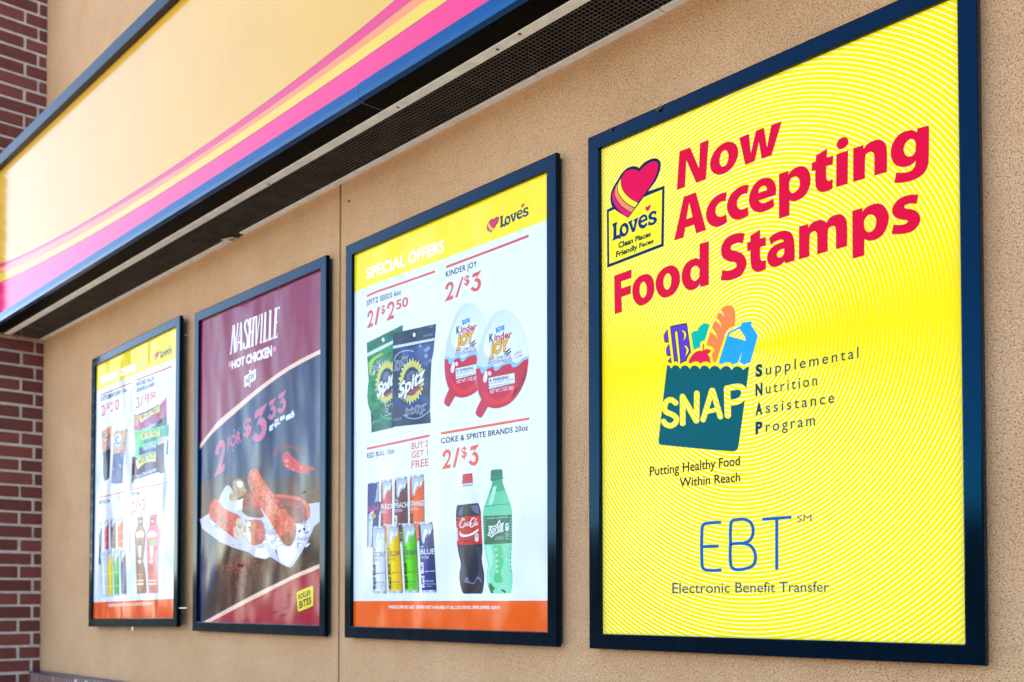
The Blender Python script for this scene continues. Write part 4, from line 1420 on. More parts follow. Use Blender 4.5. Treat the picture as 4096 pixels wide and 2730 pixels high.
# the scripted name as brush strokes
for pth, w in (("1290,1040~ 1268,1058~ 1256,1095~ 1260,1122~ 1282,1124~ 1300,1105~", 11), ("1268,1040~ 1285,1028~ 1300,1036~ 1296,1055~", 7),
               ("1312,1076~ 1300,1094~ 1303,1112~ 1315,1106~ 1320,1086~ 1312,1076~", 8), ("1340,1072~ 1328,1090~ 1330,1108~ 1344,1100~", 8),
               ("1362,1068~ 1350,1086~ 1352,1104~ 1364,1096~ 1368,1070", 7), ("1368,1070 1366,1098~ 1376,1096~", 7), ("1366,1086 1378,1082", 6),
               ("1394,1030~ 1372,1050~ 1362,1090~ 1368,1120~ 1388,1116~ 1402,1100~", 11), ("1376,1034~ 1396,1022~ 1412,1032~ 1408,1056~", 7),
               ("1404,1072~ 1395,1090~ 1398,1106~ 1410,1100~ 1413,1080~ 1404,1072~", 7), ("1430,1030~ 1420,1070~ 1418,1100~ 1426,1102~", 7),
               ("1437,1072~ 1428,1088~ 1431,1102~ 1440,1096~ 1443,1070", 6), ("1443,1070 1441,1098~", 6)):
    A.stroke(pth, w * 0.78, WH, 3.8 + 0.3 * random.random())
A.shape("1250,1164 1270,1190~ 1312,1202~ 1370,1188~ 1448,1136 1449,1160 1385,1204~ 1312,1224~ 1262,1216~", WH, 3.8)
A.shape("1418,1196~ 1440,1188~ 1447,1200 1448,1258~ 1440,1270~ 1420,1272~ 1414,1262 1411,1206~", (240, 244, 250), 3.8)
A.text("240", 1417, 1228, 1443, 1225, 24, col=(20, 40, 90), lvl=4, bold=0.02)
A.text("CALORIES", 1417, 1246, 1443, 1244, 8, col=(20, 40, 90), lvl=4)
A.text("20 FL OZ (1.25 PT) 591 mL", 1290, 1280, 1402, 1272, 20, col=(30, 10, 16), lvl=3.8, bold=0.02)
A.bake('printed_soda_bottle', INK)

A.crop(1360, 1680, 2.613)
SPR = "1588,635 1587,680~ 1545,800~ 1506,920~ 1497,1000~ 1508,1300 1515,1356~ 1528,1440~ 1546,1516~ 1533,1610~ 1541,1716~ 1570,1800~ 1580,1816 1785,1816 1801,1736~ 1804,1616~ 1786,1526~ 1788,1426~ 1796,1320~ 1799,1000~ 1790,900~ 1750,790~ 1702,660~ 1698,625"
A.shape(SPR, None, 2, grad=((96, 206, 160), (150, 234, 196)))
A.shape("1588,640 1698,628 1702,660~ 1730,740 1560,765 1587,680~", (60, 178, 134), 2.3)
A.shape("1510,905 1640,884~ 1770,876 1771,884 1640,893~ 1508,914", (40, 150, 110), 2.5)
A.shape("1600,700 1640,690 1600,860 1560,900~ 1580,790", (178, 240, 212), 2.4)
A.shape("1610,1310 1690,1306 1710,1500~ 1680,1600~ 1700,1690~ 1612,1690~ 1630,1560~", (70, 206, 140), 2.5)
A.shape("1520,1310 1580,1310 1600,1480~ 1560,1600~ 1580,1700 1548,1690~ 1545,1600~ 1556,1516~ 1530,1400", (176, 244, 214), 2.5)
A.shape("1564,1710~ 1620,1760~ 1640,1750 1600,1790~ 1610,1812 1580,1812", (20, 130, 84), 2.7)
A.shape("1690,1768~ 1740,1800 1725,1814 1690,1790", (26, 110, 78), 2.7)
for k, (x, y) in enumerate(((1632, 1356), (1638, 1418), (1640, 1476), (1642, 1532), (1645, 1586))):
    A.disc(x, y, 13, 15, (200, 244, 224), 2.9)
    A.disc(x + 3, y + 2, 7, 8, (120, 220, 170), 3.0)
for x, y in ((1550, 1352), (1720, 1350), (1520, 1380), (1570, 1450), (1740, 1460), (1700, 1430), (1560, 1560)):
    A.disc(x, y, 6, 9, (196, 246, 222), 2.9)
for y in (1345, 1400, 1440, 1490, 1535, 1575):
    A.disc(1786, y, 5, 10, (20, 120, 100), 2.9)
A.shape("1572,615 1704,604 1704,620 1690,624 1580,640 1572,632", (10, 110, 84), 3)
A.shape("1576,540 1592,524~ 1690,517 1700,534 1701,610 1640,622~ 1575,624", (0, 150, 112), 3.2)
for k in range(9):
    x = 1588 + k * 12.4
    A.stroke('%f,%f %f,%f' % (x, 534 - k, x, 596 - k), 4, (0, 98, 80), 3.4, cap=False)
A.shape("1497,1006 1650,1000~ 1797,990 1798,1286 1650,1298~ 1508,1303", (0, 124, 84), 3.2)
for k in range(9):
    A.stroke("%f,1065~ %f,1110~ %f,1240" % (1600 + k * 14, 1570 + k * 20, 1600 + k * 14), 3, (0, 96, 64), 3.3, cap=False)
A.text("SUMMER SPRITE - COLD LYRICS SERIES", 1530, 1040, 1755, 1022, 14, col=(220, 240, 230), lvl=3.5)
A.shape("1553,1108 1612,1108~ 1642,1092 1668,1042 1682,1088 1716,1072 1704,1120~ 1710,1168 1645,1184~ 1584,1234 1566,1214 1542,1214 1558,1160~", WH, 3.5)
A.shape("1564,1120 1614,1118~ 1650,1100 1668,1066 1678,1102 1704,1088 1695,1120~ 1700,1158 1640,1174~ 1584,1220 1572,1204 1556,1204 1568,1160~", (0, 124, 84), 3.7)
A.text("Sprite", 1566, 1200, 1698, 1146, 72, 80, col=WH, lvl=3.9, bold=0.02, shear=0.15)
A.shape("1736,1085~ 1756,1080~ 1763,1092 1764,1148~ 1756,1160~ 1736,1162~ 1730,1150 1729,1096~", (236, 246, 242), 3.5)
A.text("240", 1733, 1120, 1760, 1117, 24, col=(10, 60, 50), lvl=3.7, bold=0.02)
A.text("20 FL OZ", 1728, 1200, 1765, 1196, 20, col=(230, 244, 238), lvl=3.6)
A.text("(1.25 PT)", 1728, 1225, 1765, 1222, 18, col=(230, 244, 238), lvl=3.6)
A.text("591 mL", 1732, 1250, 1762, 1247, 18, col=(230, 244, 238), lvl=3.6)
A.text("LEMON-LIME SODA", 1625, 1238, 1712, 1228, 12, col=(214, 236, 226), lvl=3.6)
A.text("100% NATURAL FLAVORS", 1618, 1256, 1714, 1246, 12, col=(214, 236, 226), lvl=3.6)
for x, w in ((1500, 26), (1774, 22)):
    for k in range(9): A.shape("%d,%d %d,%d %d,%d %d,%d" % (x + (3 if x < 1600 else 0), 1020 + k * 28, x + w, 1018 + k * 28, x + w, 1030 + k * 28, x + (3 if x < 1600 else 0), 1032 + k * 28), (110, 190, 160), 3.5)
A.bake('printed_soda_bottle', INK)

# footer
A.crop(1360, 2130, 2.613)
A.shape("60,719 2300,714 2300,1110 60,1040", (255, 110, 16), 1.5, mi=3)
A.text("WHILE SUPPLIES LAST. OFFERS NOT AVAILABLE AT ALL LOCATIONS. OFFER EXPIRES 10/29/19.", 507, 796, 1678, 803, 32, col=(255, 240, 230), lvl=2, bold=0.03, mi=3)
A.bake('footer_lettering', INK)
# ================================================================== hot chicken poster
R2 = frames[1]
sh2 = make_sheet(R2, M['cloth'], (158, 10, 78))  # red shifted to magenta: the sky's reflection is put into the ink colour
A = Art(R2, REC, sh2)
Q1, Q2, Q3, Q4 = (740, 1000, 3.92), (740, 1350, 3.92), (740, 1700, 2.6133), (740, 2200, 3.92)
CREAMC = (255, 214, 190)
# dark picture ground between the cream bands, sky reflection put into its blue
A.crop(*Q2)
A.shape("2200,240 1650,480~ 1200,790~ 800,1130~ 520,1360~ 400,1505~ 230,1700 150,1900 150,5000 280,4480 800,4230 1200,4010 1700,3765 2200,3555", (8, 32, 92), 1, mi=3)
# brown table top below
A.crop(*Q3)
A.shape("150,640 300,560~ 520,520~ 800,600~ 1000,560~ 1420,540 1420,1480 900,1710 300,1980 150,2040", (70, 20, 26), 1.2, mi=2)
A.shape("150,1050 300,1200~ 330,1500~ 280,1800~ 150,2050", (40, 44, 92), 1.3, mi=2)
A.shape("1000,700 1200,600~ 1420,560 1420,800 1100,830", (96, 30, 22), 1.3, mi=2)
A.shape("330,1380 470,1350~ 560,1300~ 700,1360~ 1000,1460~ 1140,1500 1000,1620~ 700,1740~ 430,1800~ 360,1600~", (82, 26, 20), 1.3, mi=2)
random.seed(11)
for k in range(420):
    t, rr = random.uniform(0, 6.283), abs(random.gauss(0, 1))
    x, y = 590 + 130 * rr * math.cos(t), 1470 + 62 * rr * math.sin(t)
    a, b = random.uniform(3, 9), random.uniform(3, 11)
    if 320 < x < 900 and 1370 < y < 1640:
        A.poly_local([A.P(x + a, y), A.P(x, y + b), A.P(x - a * random.uniform(.5, 1), y), A.P(x + a * .3, y - b * .6)], lin(random.choice([(226, 70, 40), (240, 100, 60), (170, 40, 30), (120, 30, 30)])), 1.5)
for k in range(60):
    x, y = random.uniform(420, 760), random.uniform(1560, 1720)
    A.stroke('%f,%f %f,%f' % (x, y, x + random.uniform(4, 14), y + random.uniform(20, 60)), random.uniform(2, 6), random.choice([(120, 50, 40), (160, 80, 50), (60, 40, 70)]), 1.5, cap=False)
# peppers
A.stroke("935,310~ 960,262~ 1050,228~ 1170,245~ 1255,312", 46, (120, 14, 50), 1.8, mi=1)
A.shape("1020,315 1045,285~ 1080,282~ 1115,325~ 1200,392~ 1290,432~ 1358,446 1355,470 1320,482~ 1240,508~ 1150,490~ 1055,445~ 1020,380~", (216, 16, 44), 2)
for x, y, a, b in ((1062, 376, 22, 18), (1066, 430, 14, 12), (1213, 446, 13, 16), (1128, 470, 12, 12)):
    A.disc(x, y, a, b, (248, 130, 140), 2.2)
A.stroke("1200,490~ 1290,560~ 1400,605", 36, (70, 22, 30), 1.8, mi=1)
A.stroke("1235,712 1390,620", 12, (30, 26, 34), 1.9)
A.stroke("1240,715 1365,692", 26, (120, 44, 34), 1.9, mi=1)
# paper liner
A.shape("155,990 255,925 350,800 420,650~ 455,634~ 500,690 560,790~ 640,740 820,770 1050,820 1300,825 1405,810 1420,1005 1352,1060 1280,1225 1130,1470~ 1085,1490~ 985,1440 885,1380~ 842,1403~ 730,1380 660,1330 500,1283 360,1220 180,1085", (206, 208, 228), 2)
for q, c in (("660,1330 740,1280 720,1376", (190, 192, 212)), ("740,1290 850,1290 885,1380 842,1400 730,1378", (250, 250, 255)),
             ("170,1000 300,1010 440,1140 600,1230 640,1300 490,1270 300,1180", (206, 206, 228)), ("620,980 840,1040 860,1240 700,1260", (178, 172, 200)),
             ("840,1020 960,1080 1010,1230 860,1240", (200, 196, 220)), ("1160,1120 1290,1050 1280,1220 1150,1260", (214, 216, 236)),
             ("930,1280 1130,1270 1180,1330 1080,1480 1000,1430", (246, 247, 253)), ("880,1370 960,1300 985,1440", (196, 198, 220)),
             ("1170,1090 1200,1060 1215,1100 1200,1130", (252, 252, 255)), ("1225,1060 1240,1045 1260,1100 1240,1120", (252, 252, 255)), ("1275,1040 1290,1030 1310,1080 1290,1100", (252, 252, 255)),
             ("360,800 430,660 470,690 480,800 420,850", (214, 216, 236)), ("540,800 620,760 600,880 520,900", (250, 250, 255))):
    A.shape(q, c, 2.3)
random.seed(21)
for k in range(260):
    t, w = random.random(), random.random()
    x, y = 230 + 1100 * t, 1010 + 90 * math.sin(3 * t) + (330 * (0.25 + 0.75 * t)) * (w - 0.25)
    if x > 1290 or y > 1400 - abs(x - 1080) * 0.45 or y > 1080 + (x - 180) * 0.5: continue
    r = random.uniform(14, 52)
    a = random.uniform(0, 6.28)
    q = [(x + r * random.uniform(.5, 1.2) * math.cos(a + j * 2.1), y + r * random.uniform(.4, .9) * math.sin(a + j * 2.1)) for j in range(3)]
    g_ = random.choice([(255, 255, 255), (206, 206, 228), (170, 168, 198), (246, 246, 252), (184, 182, 210), (150, 146, 180)])
    A.poly_local([A.P(*p) for p in q], lin(g_), 2.35 + 0.004 * k)
# food
A.shape("505,600~ 555,562~ 612,592~ 630,660~ 645,700~ 600,742~ 500,800 475,798~ 465,740~ 512,690 502,640~", (190, 150, 110), 3, mi=1)
A.shape("540,600~ 590,590~ 605,640~ 570,660~", (246, 236, 222), 3.3)
A.shape("940,740 1010,735~ 1100,748~ 1230,775~ 1298,850~ 1305,940~ 1270,1005~ 1150,1032~ 1080,980~ 1000,860~", (150, 34, 44), 3, mi=1)
A.stroke("950,742~ 1080,752~ 1210,782~ 1275,850~ 1290,960", 34, (230, 96, 70), 3.3, mi=1)
A.shape("628,722~ 720,722 830,960 780,975~ 690,962~ 604,918~ 600,860~", (172, 44, 50), 3, mi=1)
A.shape("612,880 700,900~ 830,962 700,968~ 610,925~", (70, 26, 58), 3.2)
A.shape("288,782~ 345,792~ 420,880~ 560,945~ 600,1010~ 612,1080~ 600,1180~ 540,1196~ 430,1122~ 330,1040~ 268,980~ 255,880~", (222, 74, 56), 3.4, mi=1)
A.shape("555,975~ 590,985~ 612,1080~ 600,1180~ 540,1194~ 508,1130~ 522,1040~", (220, 200, 180), 3.7, mi=1)
A.shape("655,1000 745,990~ 808,1008~ 836,1110~ 822,1220~ 720,1262~ 672,1232~ 640,1120~", (196, 56, 36), 3.4, mi=1)
A.shape("642,1060 670,1005~ 688,1100 690,1244 650,1190~", (244, 222, 190), 3.7)
A.shape("722,460~ 768,486~ 830,600~ 935,735~ 1040,870~ 1145,1015~ 1165,1100~ 1130,1245~ 1065,1268~ 1000,1200~ 930,1080~ 850,950~ 770,830~ 700,700~ 658,600~ 668,510~", (228, 88, 58), 4, mi=1)
A.shape("700,520~ 740,500~ 800,640~ 920,800~ 1000,930~ 960,960~ 850,840~ 740,680~", (244, 122, 90), 4.2, mi=1)
A.shape("1000,1180 1080,1120~ 1160,1090 1130,1245~ 1065,1268~", (150, 44, 34), 4.2, mi=1)
random.seed(8)
STICKS = [((715, 560), (1110, 1170), 62, (228, 88, 58)), ((300, 860), (520, 1080), 74, (222, 74, 56)), ((700, 1050), (780, 1200), 60, (200, 60, 40)), ((980, 790), (1240, 930), 70, (160, 40, 44)), ((640, 770), (760, 900), 70, (170, 44, 48))]
for (ax, ay), (bx, by), w, bc in STICKS:
    for k in range(90):
        t, q = random.random(), random.gauss(0, 0.42)
        L_ = math.hypot(bx - ax, by - ay)
        nx, ny = -(by - ay) / L_, (bx - ax) / L_
        x, y = ax + (bx - ax) * t + nx * q * w, ay + (by - ay) * t + ny * q * w
        if abs(q) > 0.85: continue
        lit = 0.75 + 0.5 * (0.5 - q * (1 if ny > 0 else -1)) * random.uniform(.6, 1.4)
        c_ = tuple(max(20, min(255, int(v * lit + random.uniform(-18, 26)))) for v in bc)
        r = random.uniform(7, 22)
        a = random.uniform(0, 6.28)
        A.poly_local([A.P(x + r * random.uniform(.5, 1) * math.cos(a + j * 1.26), y + r * random.uniform(.5, 1) * math.sin(a + j * 1.26)) for j in range(5)], lin(c_), 4.3 + .002 * k, 1)
random.seed(5)
for k in range(44):
    t = random.random()
    x, y = 710 + 400 * t + random.uniform(-60, 60), 540 + 620 * t + random.uniform(-50, 50)
    A.disc(x, y, random.uniform(3, 8), random.uniform(3, 9), random.choice([(110, 30, 34), (60, 30, 50), (255, 170, 140), (255, 160, 120)]), 4.5, n=7)
for x, y in ((440, 925), (325, 950), (380, 1000), (300, 870), (480, 1010)):
    A.disc(x, y, 8, 10, (90, 40, 60), 3.8, n=8)
for k in range(26):
    x, y = random.uniform(400, 1020), random.uniform(1130, 1310)
    A.disc(x, y, random.uniform(4, 12), random.uniform(4, 10), (232, 116, 90), 2.8, n=6)
A.bake('printed_chicken_tray', INK)

# cream bands and lower red corner
A.crop(*Q2)
A.shape("2200,155 1650,440~ 1200,755~ 800,1080~ 520,1320~ 400,1470~ 150,1790 150,1880 400,1545~ 560,1392~ 800,1180~ 1200,832~ 1650,510~ 2200,222", CREAMC, 6, mi=3)
A.bake('cream_band', INK)
A.crop(*Q4)
A.shape("2200,255 1700,460 1200,715 800,920 410,1130 2200,1300", (186, 20, 64), 5, mi=3)
A.shape("2200,185 1700,395~ 1600,448~ 1200,640 800,850 240,1158 330,1172 800,921 1200,716 1600,510~ 1700,462~ 2200,252", CREAMC, 6, mi=3)
for q in ("1340,1010 1380,970 1500,960 1400,1000", "1480,1030 1560,1010 1620,1025 1500,1045", "1560,720 1700,700 1640,730", "1520,910 1640,900 1600,925", "1780,1050 1870,1020 1800,1055"):
    A.shape(q, (120, 20, 50), 5.3)
A.bake('cream_band', INK)

A.crop(900, 1220, 2.4889)
HOTW = (255, 246, 250)


def slab(ch, q, w=0.36):
    """tall narrow letter with slab feet, drawn in the quad BL, BR, TR, TL"""
    bl, br, tr, tl = q
    def L(u, h): return ((bl[0] + (br[0] - bl[0]) * u) * (1 - h) + (tl[0] + (tr[0] - tl[0]) * u) * h,
                         (bl[1] + (br[1] - bl[1]) * u) * (1 - h) + (tl[1] + (tr[1] - tl[1]) * u) * h)
    def poly(pp, l=7): A.poly_local([A.P(*L(*p)) for p in pp], lin(HOTW), l)
    s = 0.045
    def stem(u, w_=None, h0=0, h1=1, l=7):
        w_ = w_ or w
        poly([(u, h0), (u + w_, h0), (u + w_, h1), (u, h1)], l)
    def foot(u, w_=None, top=False):
        w_ = (w_ or w) + 0.16
        h = 1 - s if top else 0
        poly([(u - 0.08, h), (u - 0.08 + w_, h), (u - 0.08 + w_, h + s), (u - 0.08, h + s)], 7.4)
    if ch == 'I': stem(0.35, 0.42); foot(0.35, 0.42); foot(0.35, 0.34, True)
    if ch == 'L': stem(0.12, 0.42); foot(0.12, 0.34, True); poly([(0.04, 0), (0.95, 0), (0.95, 0.16), (0.8, s), (0.04, s)], 7.4)
    if ch == 'E':
        stem(0.1, 0.42); poly([(0.02, 0), (0.95, 0), (0.95, 0.16), (0.8, s), (0.02, s)], 7.4); poly([(0.02, 1), (0.95, 1), (0.95, 0.86), (0.8, 1 - s), (0.02, 1 - s)], 7.4)
        poly([(0.44, 0.48), (0.7, 0.48), (0.7, 0.54), (0.44, 0.54)], 7.4)
    if ch == 'H': stem(0.0); stem(0.64); foot(0.02); foot(0.68); foot(0.02, None, True); foot(0.68, None, True); poly([(0.3, 0.47), (0.7, 0.47), (0.7, 0.55), (0.3, 0.55)], 7.4)
    if ch == 'N': stem(0.0, 0.2); stem(0.80, 0.2); poly([(0.02, 1), (0.34, 1), (0.98, 0), (0.66, 0)], 7.4); foot(0.0, 0.16); foot(0.84, 0.16, True)
    if ch == 'V': poly([(0.0, 1), (0.34, 1), (0.62, 0), (0.36, 0)]); poly([(0.80, 1), (1.0, 1), (0.62, 0), (0.48, 0)], 7.4); foot(0.02, 0.28, True); foot(0.78, 0.2, True)
    if ch == 'A': poly([(0.36, 1), (0.62, 1), (1.0, 0), (0.66, 0)]); poly([(0.36, 1), (0.5, 1), (0.16, 0), (0.0, 0)], 7.4); poly([(0.22, 0.28), (0.74, 0.28), (0.74, 0.34), (0.22, 0.34)], 7.8); foot(0.0, 0.16); foot(0.68, 0.3)
    if ch == 'S':
        a = [(0.9, 0.80), (0.88, 0.92), (0.6, 0.985), (0.3, 0.94), (0.2, 0.78), (0.4, 0.60), (0.68, 0.44), (0.82, 0.24), (0.7, 0.06), (0.4, 0.015), (0.14, 0.08), (0.1, 0.22)]
        A.stroke(' '.join('%f,%f~' % L(*p) for p in a), 15, HOTW, 7)


XS = [(52, 112, 78, 138), (112, 176, 142, 186), (180, 236, 190, 242), (226, 284, 243, 300), (284, 340, 304, 356), (338, 374, 352, 388), (374, 428, 390, 432), (428, 478, 438, 486), (478, 528, 492, 552)]
def yb(x): return 495 - (x - 52) * 170 / 473
def yt(x): return 205 - (x - 80) * 190 / 472
for ch, (b0, b1, t0, t1) in zip("NASHVILLE", XS):
    slab(ch, ((b0 + 2, yb(b0)), (b1 - 2, yb(b1)), (t1 - 2, yt(t1)), (t0 + 2, yt(t0))))
A.crop(*Q2)
A.text("HOT CHICKEN", 735, 492, 1366, 288, 112, 150, col=HOTW, lvl=7, bold=0.05)
for q in ("688,392 730,378 728,460 686,472", "1385,152 1432,138 1428,216 1380,230"):
    A.shape(q, (220, 150, 190), 7)
A.bake('headline_lettering', INK)
A.crop(*Q2)
A.shape("932,620 1115,492 1110,660 936,790", HOTW, 7)
A.disc(1022, 530, 16, 20, HOTW, 7.2); A.disc(1016, 760, 14, 18, HOTW, 7.2)
A.text("NEW", 952, 752, 1098, 648, 112, 116, col=(120, 70, 120), lvl=7.6, bold=0.03)
A.bake('headline_lettering', INK)
A.crop(800, 1550, 2.2409)
PK, OUT = (226, 96, 130), (120, 130, 190)
figure('2', 133, 800, 226, 738, 282, 300, PK, 7, OUT, 5)
A.text("FOR", 250, 558, 366, 478, 92, 92, col=PK, lvl=7, bold=0.02, outline=OUT, ow=0.03)
A.stroke("243,458 374,362", 8, (110, 110, 170), 7); A.stroke("240,586 372,490", 8, (110, 110, 170), 7)
A.disc(308, 385, 10, 13, OUT, 7); A.disc(302, 568, 10, 13, OUT, 7)
A.text("$", 394, 452, 464, 414, 150, 152, col=PK, lvl=7, bold=0.015, outline=OUT, ow=0.02)
figure('3', 470, 520, 602, 440, 282, 296, PK, 7, OUT, 5)
figure('3', 610, 308, 684, 262, 168, 172, PK, 7, OUT, 4)
figure('3', 694, 250, 774, 202, 172, 178, PK, 7, OUT, 4)
A.text("or", 622, 395, 662, 368, 62, 62, col=(250, 252, 255), lvl=7, bold=0.06)
A.text("$1.99 each", 668, 352, 846, 258, 54, 56, col=(250, 252, 255), lvl=7, bold=0.06)
A.bake('price_lettering', INK)
A.crop(*Q4)
A.shape("1742,680~ 1760,650~ 1985,558~ 2012,562~ 2022,590 2022,870~ 2010,890~ 1800,978~ 1775,976~ 1764,955", (30, 26, 10), 6.5)
A.shape("1750,682~ 1766,658~ 1984,568~ 2006,570~ 2014,592 2014,864~ 2004,882~ 1800,968~ 1780,968~ 1772,950", (255, 226, 60), 7)
A.text("ROLLER", 1780, 782, 1976, 698, 76, 74, col=(16, 16, 8), lvl=7.5, bold=0.03)
A.text("BiTES", 1794, 922, 1982, 838, 108, 100, col=(16, 16, 8), lvl=7.5, bold=0.03)
A.bake('yellow_badge', INK)

# ================================================================== leftmost poster
R1 = frames[0]
sh1 = make_sheet(R1, M['cloth'], (244, 248, 255))
A = Art(R1, REC, sh1)
K1, K2, K3 = (340, 1230, 3.92), (340, 1580, 3.92), (340, 1930, 2.6125)
A.crop(*K1)
A.shape("90,1375 172,1326 240,1288~ 400,1222~ 800,1048~ 1120,925~ 1520,755 1520,150 90,800", YEL, 1, mi=3)
A.text("SPECIAL OFFERS", 252, 1205, 800, 985, 112, 104, col=(255, 255, 246), lvl=2, bold=0.05)
A.bake('headline_lettering', INK)
A.crop(*K1)
logo_word(1178, 802, 1366, 722, 108)
logo_heart(1082, 690, 1166, 832)
A.bake('store_logo', INK)
A.crop(*K1)
A.shape("245,1366 730,1172 730,1198 245,1390", CORAL, 2)
A.text("CATTLEMAN'S JERKY 10oz", 244, 1476, 662, 1318, 66, 58, col=DARK, lvl=2, bold=0.04)
A.crop(*K2)
figure('2', 244, 345, 304, 322, 176, 182, CORAL)
A.shape("300,322 334,130 348,124 316,316", CORAL, 3)
A.text("$", 348, 222, 380, 208, 92, 92, col=CORAL, lvl=3, bold=0.03)
figure('2', 390, 280, 444, 258, 158, 162, CORAL)
A.text("0", 466, 246, 538, 222, 158, 160, col=CORAL, lvl=3, bold=0.04)
A.bake('price_lettering', INK)
A.crop(*K1)
A.shape("810,1130 1362,914 1362,940 810,1156", CORAL, 2)
A.text("NATURE VALLEY", 808, 1242, 1096, 1138, 62, 58, col=DARK, lvl=2, bold=0.04)
A.text("GRANOLA BARS", 806, 1336, 1092, 1228, 62, 60, col=DARK, lvl=2, bold=0.04)
A.crop(*K2)
figure('3', 792, 232, 862, 205, 180, 184, CORAL)
A.shape("868,190 905,10 920,4 884,184", CORAL, 3)
A.text("$", 930, 92, 968, 76, 96, 96, col=CORAL, lvl=3, bold=0.03)
A.shape("975,-18 1008,-32 1000,145 982,150", CORAL, 3)
A.text("50", 1020, 72, 1112, 36, 96, 98, col=CORAL, lvl=3, bold=0.04)
A.bake('price_lettering', INK)
A.crop(*K2)
for o, t in (("260,572 428,470 416,640~ 405,850 382,1305 300,1345~ 285,1000~ 270,850~", "260,572 428,470 416,640~ 404,842 275,905 268,800~"), ):
    A.shape(o, (28, 34, 78), 2, mi=1)
    A.shape(t, (214, 138, 92), 2.3, mi=1)
    A.disc(318, 660, 44, 92, (150, 110, 96), 2.5, skew=-0.3); A.disc(320, 660, 34, 76, (222, 190, 160), 2.7, skew=-0.3)
    A.stroke("330,610~ 300,640~ 320,690~ 345,650", 14, (30, 36, 60), 2.9)
    A.shape("352,770 412,742 412,800 354,826", (130, 140, 210), 2.9)
A.bake('printed_jerky_bag', INK)
A.crop(*K2)
A.shape("455,572 665,542 640,720~ 612,960~ 590,1385 520,1395~ 410,1392 430,1050 445,800~", (66, 72, 140), 2, mi=1)
A.shape("455,572 665,542 640,720~ 628,895 445,930 448,800~", (226, 172, 122), 2.3, mi=1)
A.disc(520, 710, 66, 125, (190, 180, 184), 2.5, skew=-0.15); A.disc(522, 708, 52, 104, (236, 226, 214), 2.7, skew=-0.15)
A.stroke("540,650~ 496,680~ 512,770~ 556,730", 15, (30, 44, 70), 2.9)
A.shape("552,862 632,850 630,890 553,902", (214, 100, 100), 2.9)
for q in ("525,1090 560,1080 575,1150 548,1140", "440,1150 455,1145 460,1190 442,1195", "560,930 600,925 580,1010"):
    A.shape(q, (150, 156, 214), 2.6)
A.bake('printed_jerky_bag', INK)


def granola(outline, col, plate, pcol, sub, subcol, txt, lvl, extra=()):
    A.crop(*K2)
    A.shape(outline, col, lvl, mi=1)
    for q, c in extra: A.shape(q, c, lvl + .3)
    A.shape(plate, pcol, lvl + .5)
    for s, x0, y0, x1, y1, h, c in txt: A.text(s, x0, y0, x1, y1, h, h, col=c, lvl=lvl + .9, bold=0.03)
    if sub: A.shape(sub, subcol, lvl + .6)
    A.bake('printed_snack_bar', INK)


PLATE = (250, 236, 140)
granola("772,318 850,300 1180,152 1240,80 1278,35 1286,470 1120,545 880,590 775,545 765,750 770,500", (196, 60, 130), "862,330~ 1000,270~ 1168,150 1170,262 1020,330~ 880,440 ", PLATE,
        "935,400 1118,330 1116,362 940,440", (150, 60, 140), [("NATURE VALLEY", 880, 395, 1160, 235, 92, (50, 80, 60)), ("Peanut Butter", 905, 580, 1112, 478, 56, (226, 230, 250))], 2,
        [("880,540 1130,410 1284,330 1286,470 1120,545 884,590", (66, 52, 120)), ("775,330 850,310 840,470 776,520", (214, 150, 90)), ("1150,470 1210,280 1230,430", (200, 150, 140))])
granola("786,560 860,560 1180,500 1318,465 1312,650 1150,720 1140,880 850,960 780,980 800,860 785,760", (120, 214, 130), "880,620~ 1000,590~ 1172,540 1172,640 1020,665~ 890,710", PLATE,
        "915,712 1122,655 1122,715 918,775", (0, 120, 140), [("NATURE VALLEY", 895, 690, 1160, 620, 82, (60, 100, 70)), ("Oats 'n Honey", 908, 872, 1118, 812, 56, (230, 240, 250))], 4,
        [("845,830 1138,765 1130,880 850,950", (10, 80, 120)), ("1180,540 1318,465 1312,640 1180,665", (0, 168, 140)), ("1290,700 1308,690 1300,940 1270,940", (0, 100, 120))])
granola("735,962 810,985 1120,890 1130,800 1240,740 1245,1222 1190,1242 1150,1212 770,1335 730,1400", (96, 40, 92), "815,1010~ 960,955~ 1112,898 1110,1050 960,1060~ 830,1172", PLATE,
        "890,1120 1060,1065 1060,1100 895,1150", (70, 40, 90), [("NATURE VALLEY", 835, 1095, 1100, 985, 86, (70, 110, 90)), ("Oats 'n Dark Chocolate", 805, 1312, 1120, 1188, 52, (236, 226, 250))], 6,
        [("735,1270 1130,1160 1140,1215 770,1335 735,1395", (20, 40, 84)), ("740,1270 790,1262 785,1310 745,1320", (214, 150, 110)), ("1150,690 1260,640 1268,700 1160,770", (222, 190, 170))])

A.crop(*K3)
A.shape("145,156 428,88 428,101 145,170", (240, 110, 92), 2)
A.text("RED BULL 12oz", 146, 230, 258, 205, 36, 32, col=DARK, lvl=2, bold=0.04)
A.text("BUY 2", 345, 180, 420, 152, 40, 38, col=(232, 120, 104), lvl=2)
A.text("GET 1", 345, 245, 418, 225, 40, 38, col=(232, 120, 104), lvl=2)
A.text("FREE", 347, 308, 418, 300, 44, 42, col=(232, 120, 104), lvl=2)
A.bake('price_lettering', INK)
A.crop(*K3)
A.shape("482,72 872,-4 872,8 482,84", (244, 100, 70), 2)
A.text("YUP 14oz", 480, 146, 576, 126, 36, 34, col=DARK, lvl=2, bold=0.04)
figure('2', 480, 324, 517, 316, 124, 126, (246, 96, 66))
A.shape("522,316 546,180 557,178 534,312", (246, 96, 66), 3)
A.text("$", 560, 250, 584, 243, 66, 66, col=(246, 96, 66), lvl=3, bold=0.03)
figure('3', 592, 304, 634, 290, 126, 128, (246, 96, 66))
A.bake('price_lettering', INK)
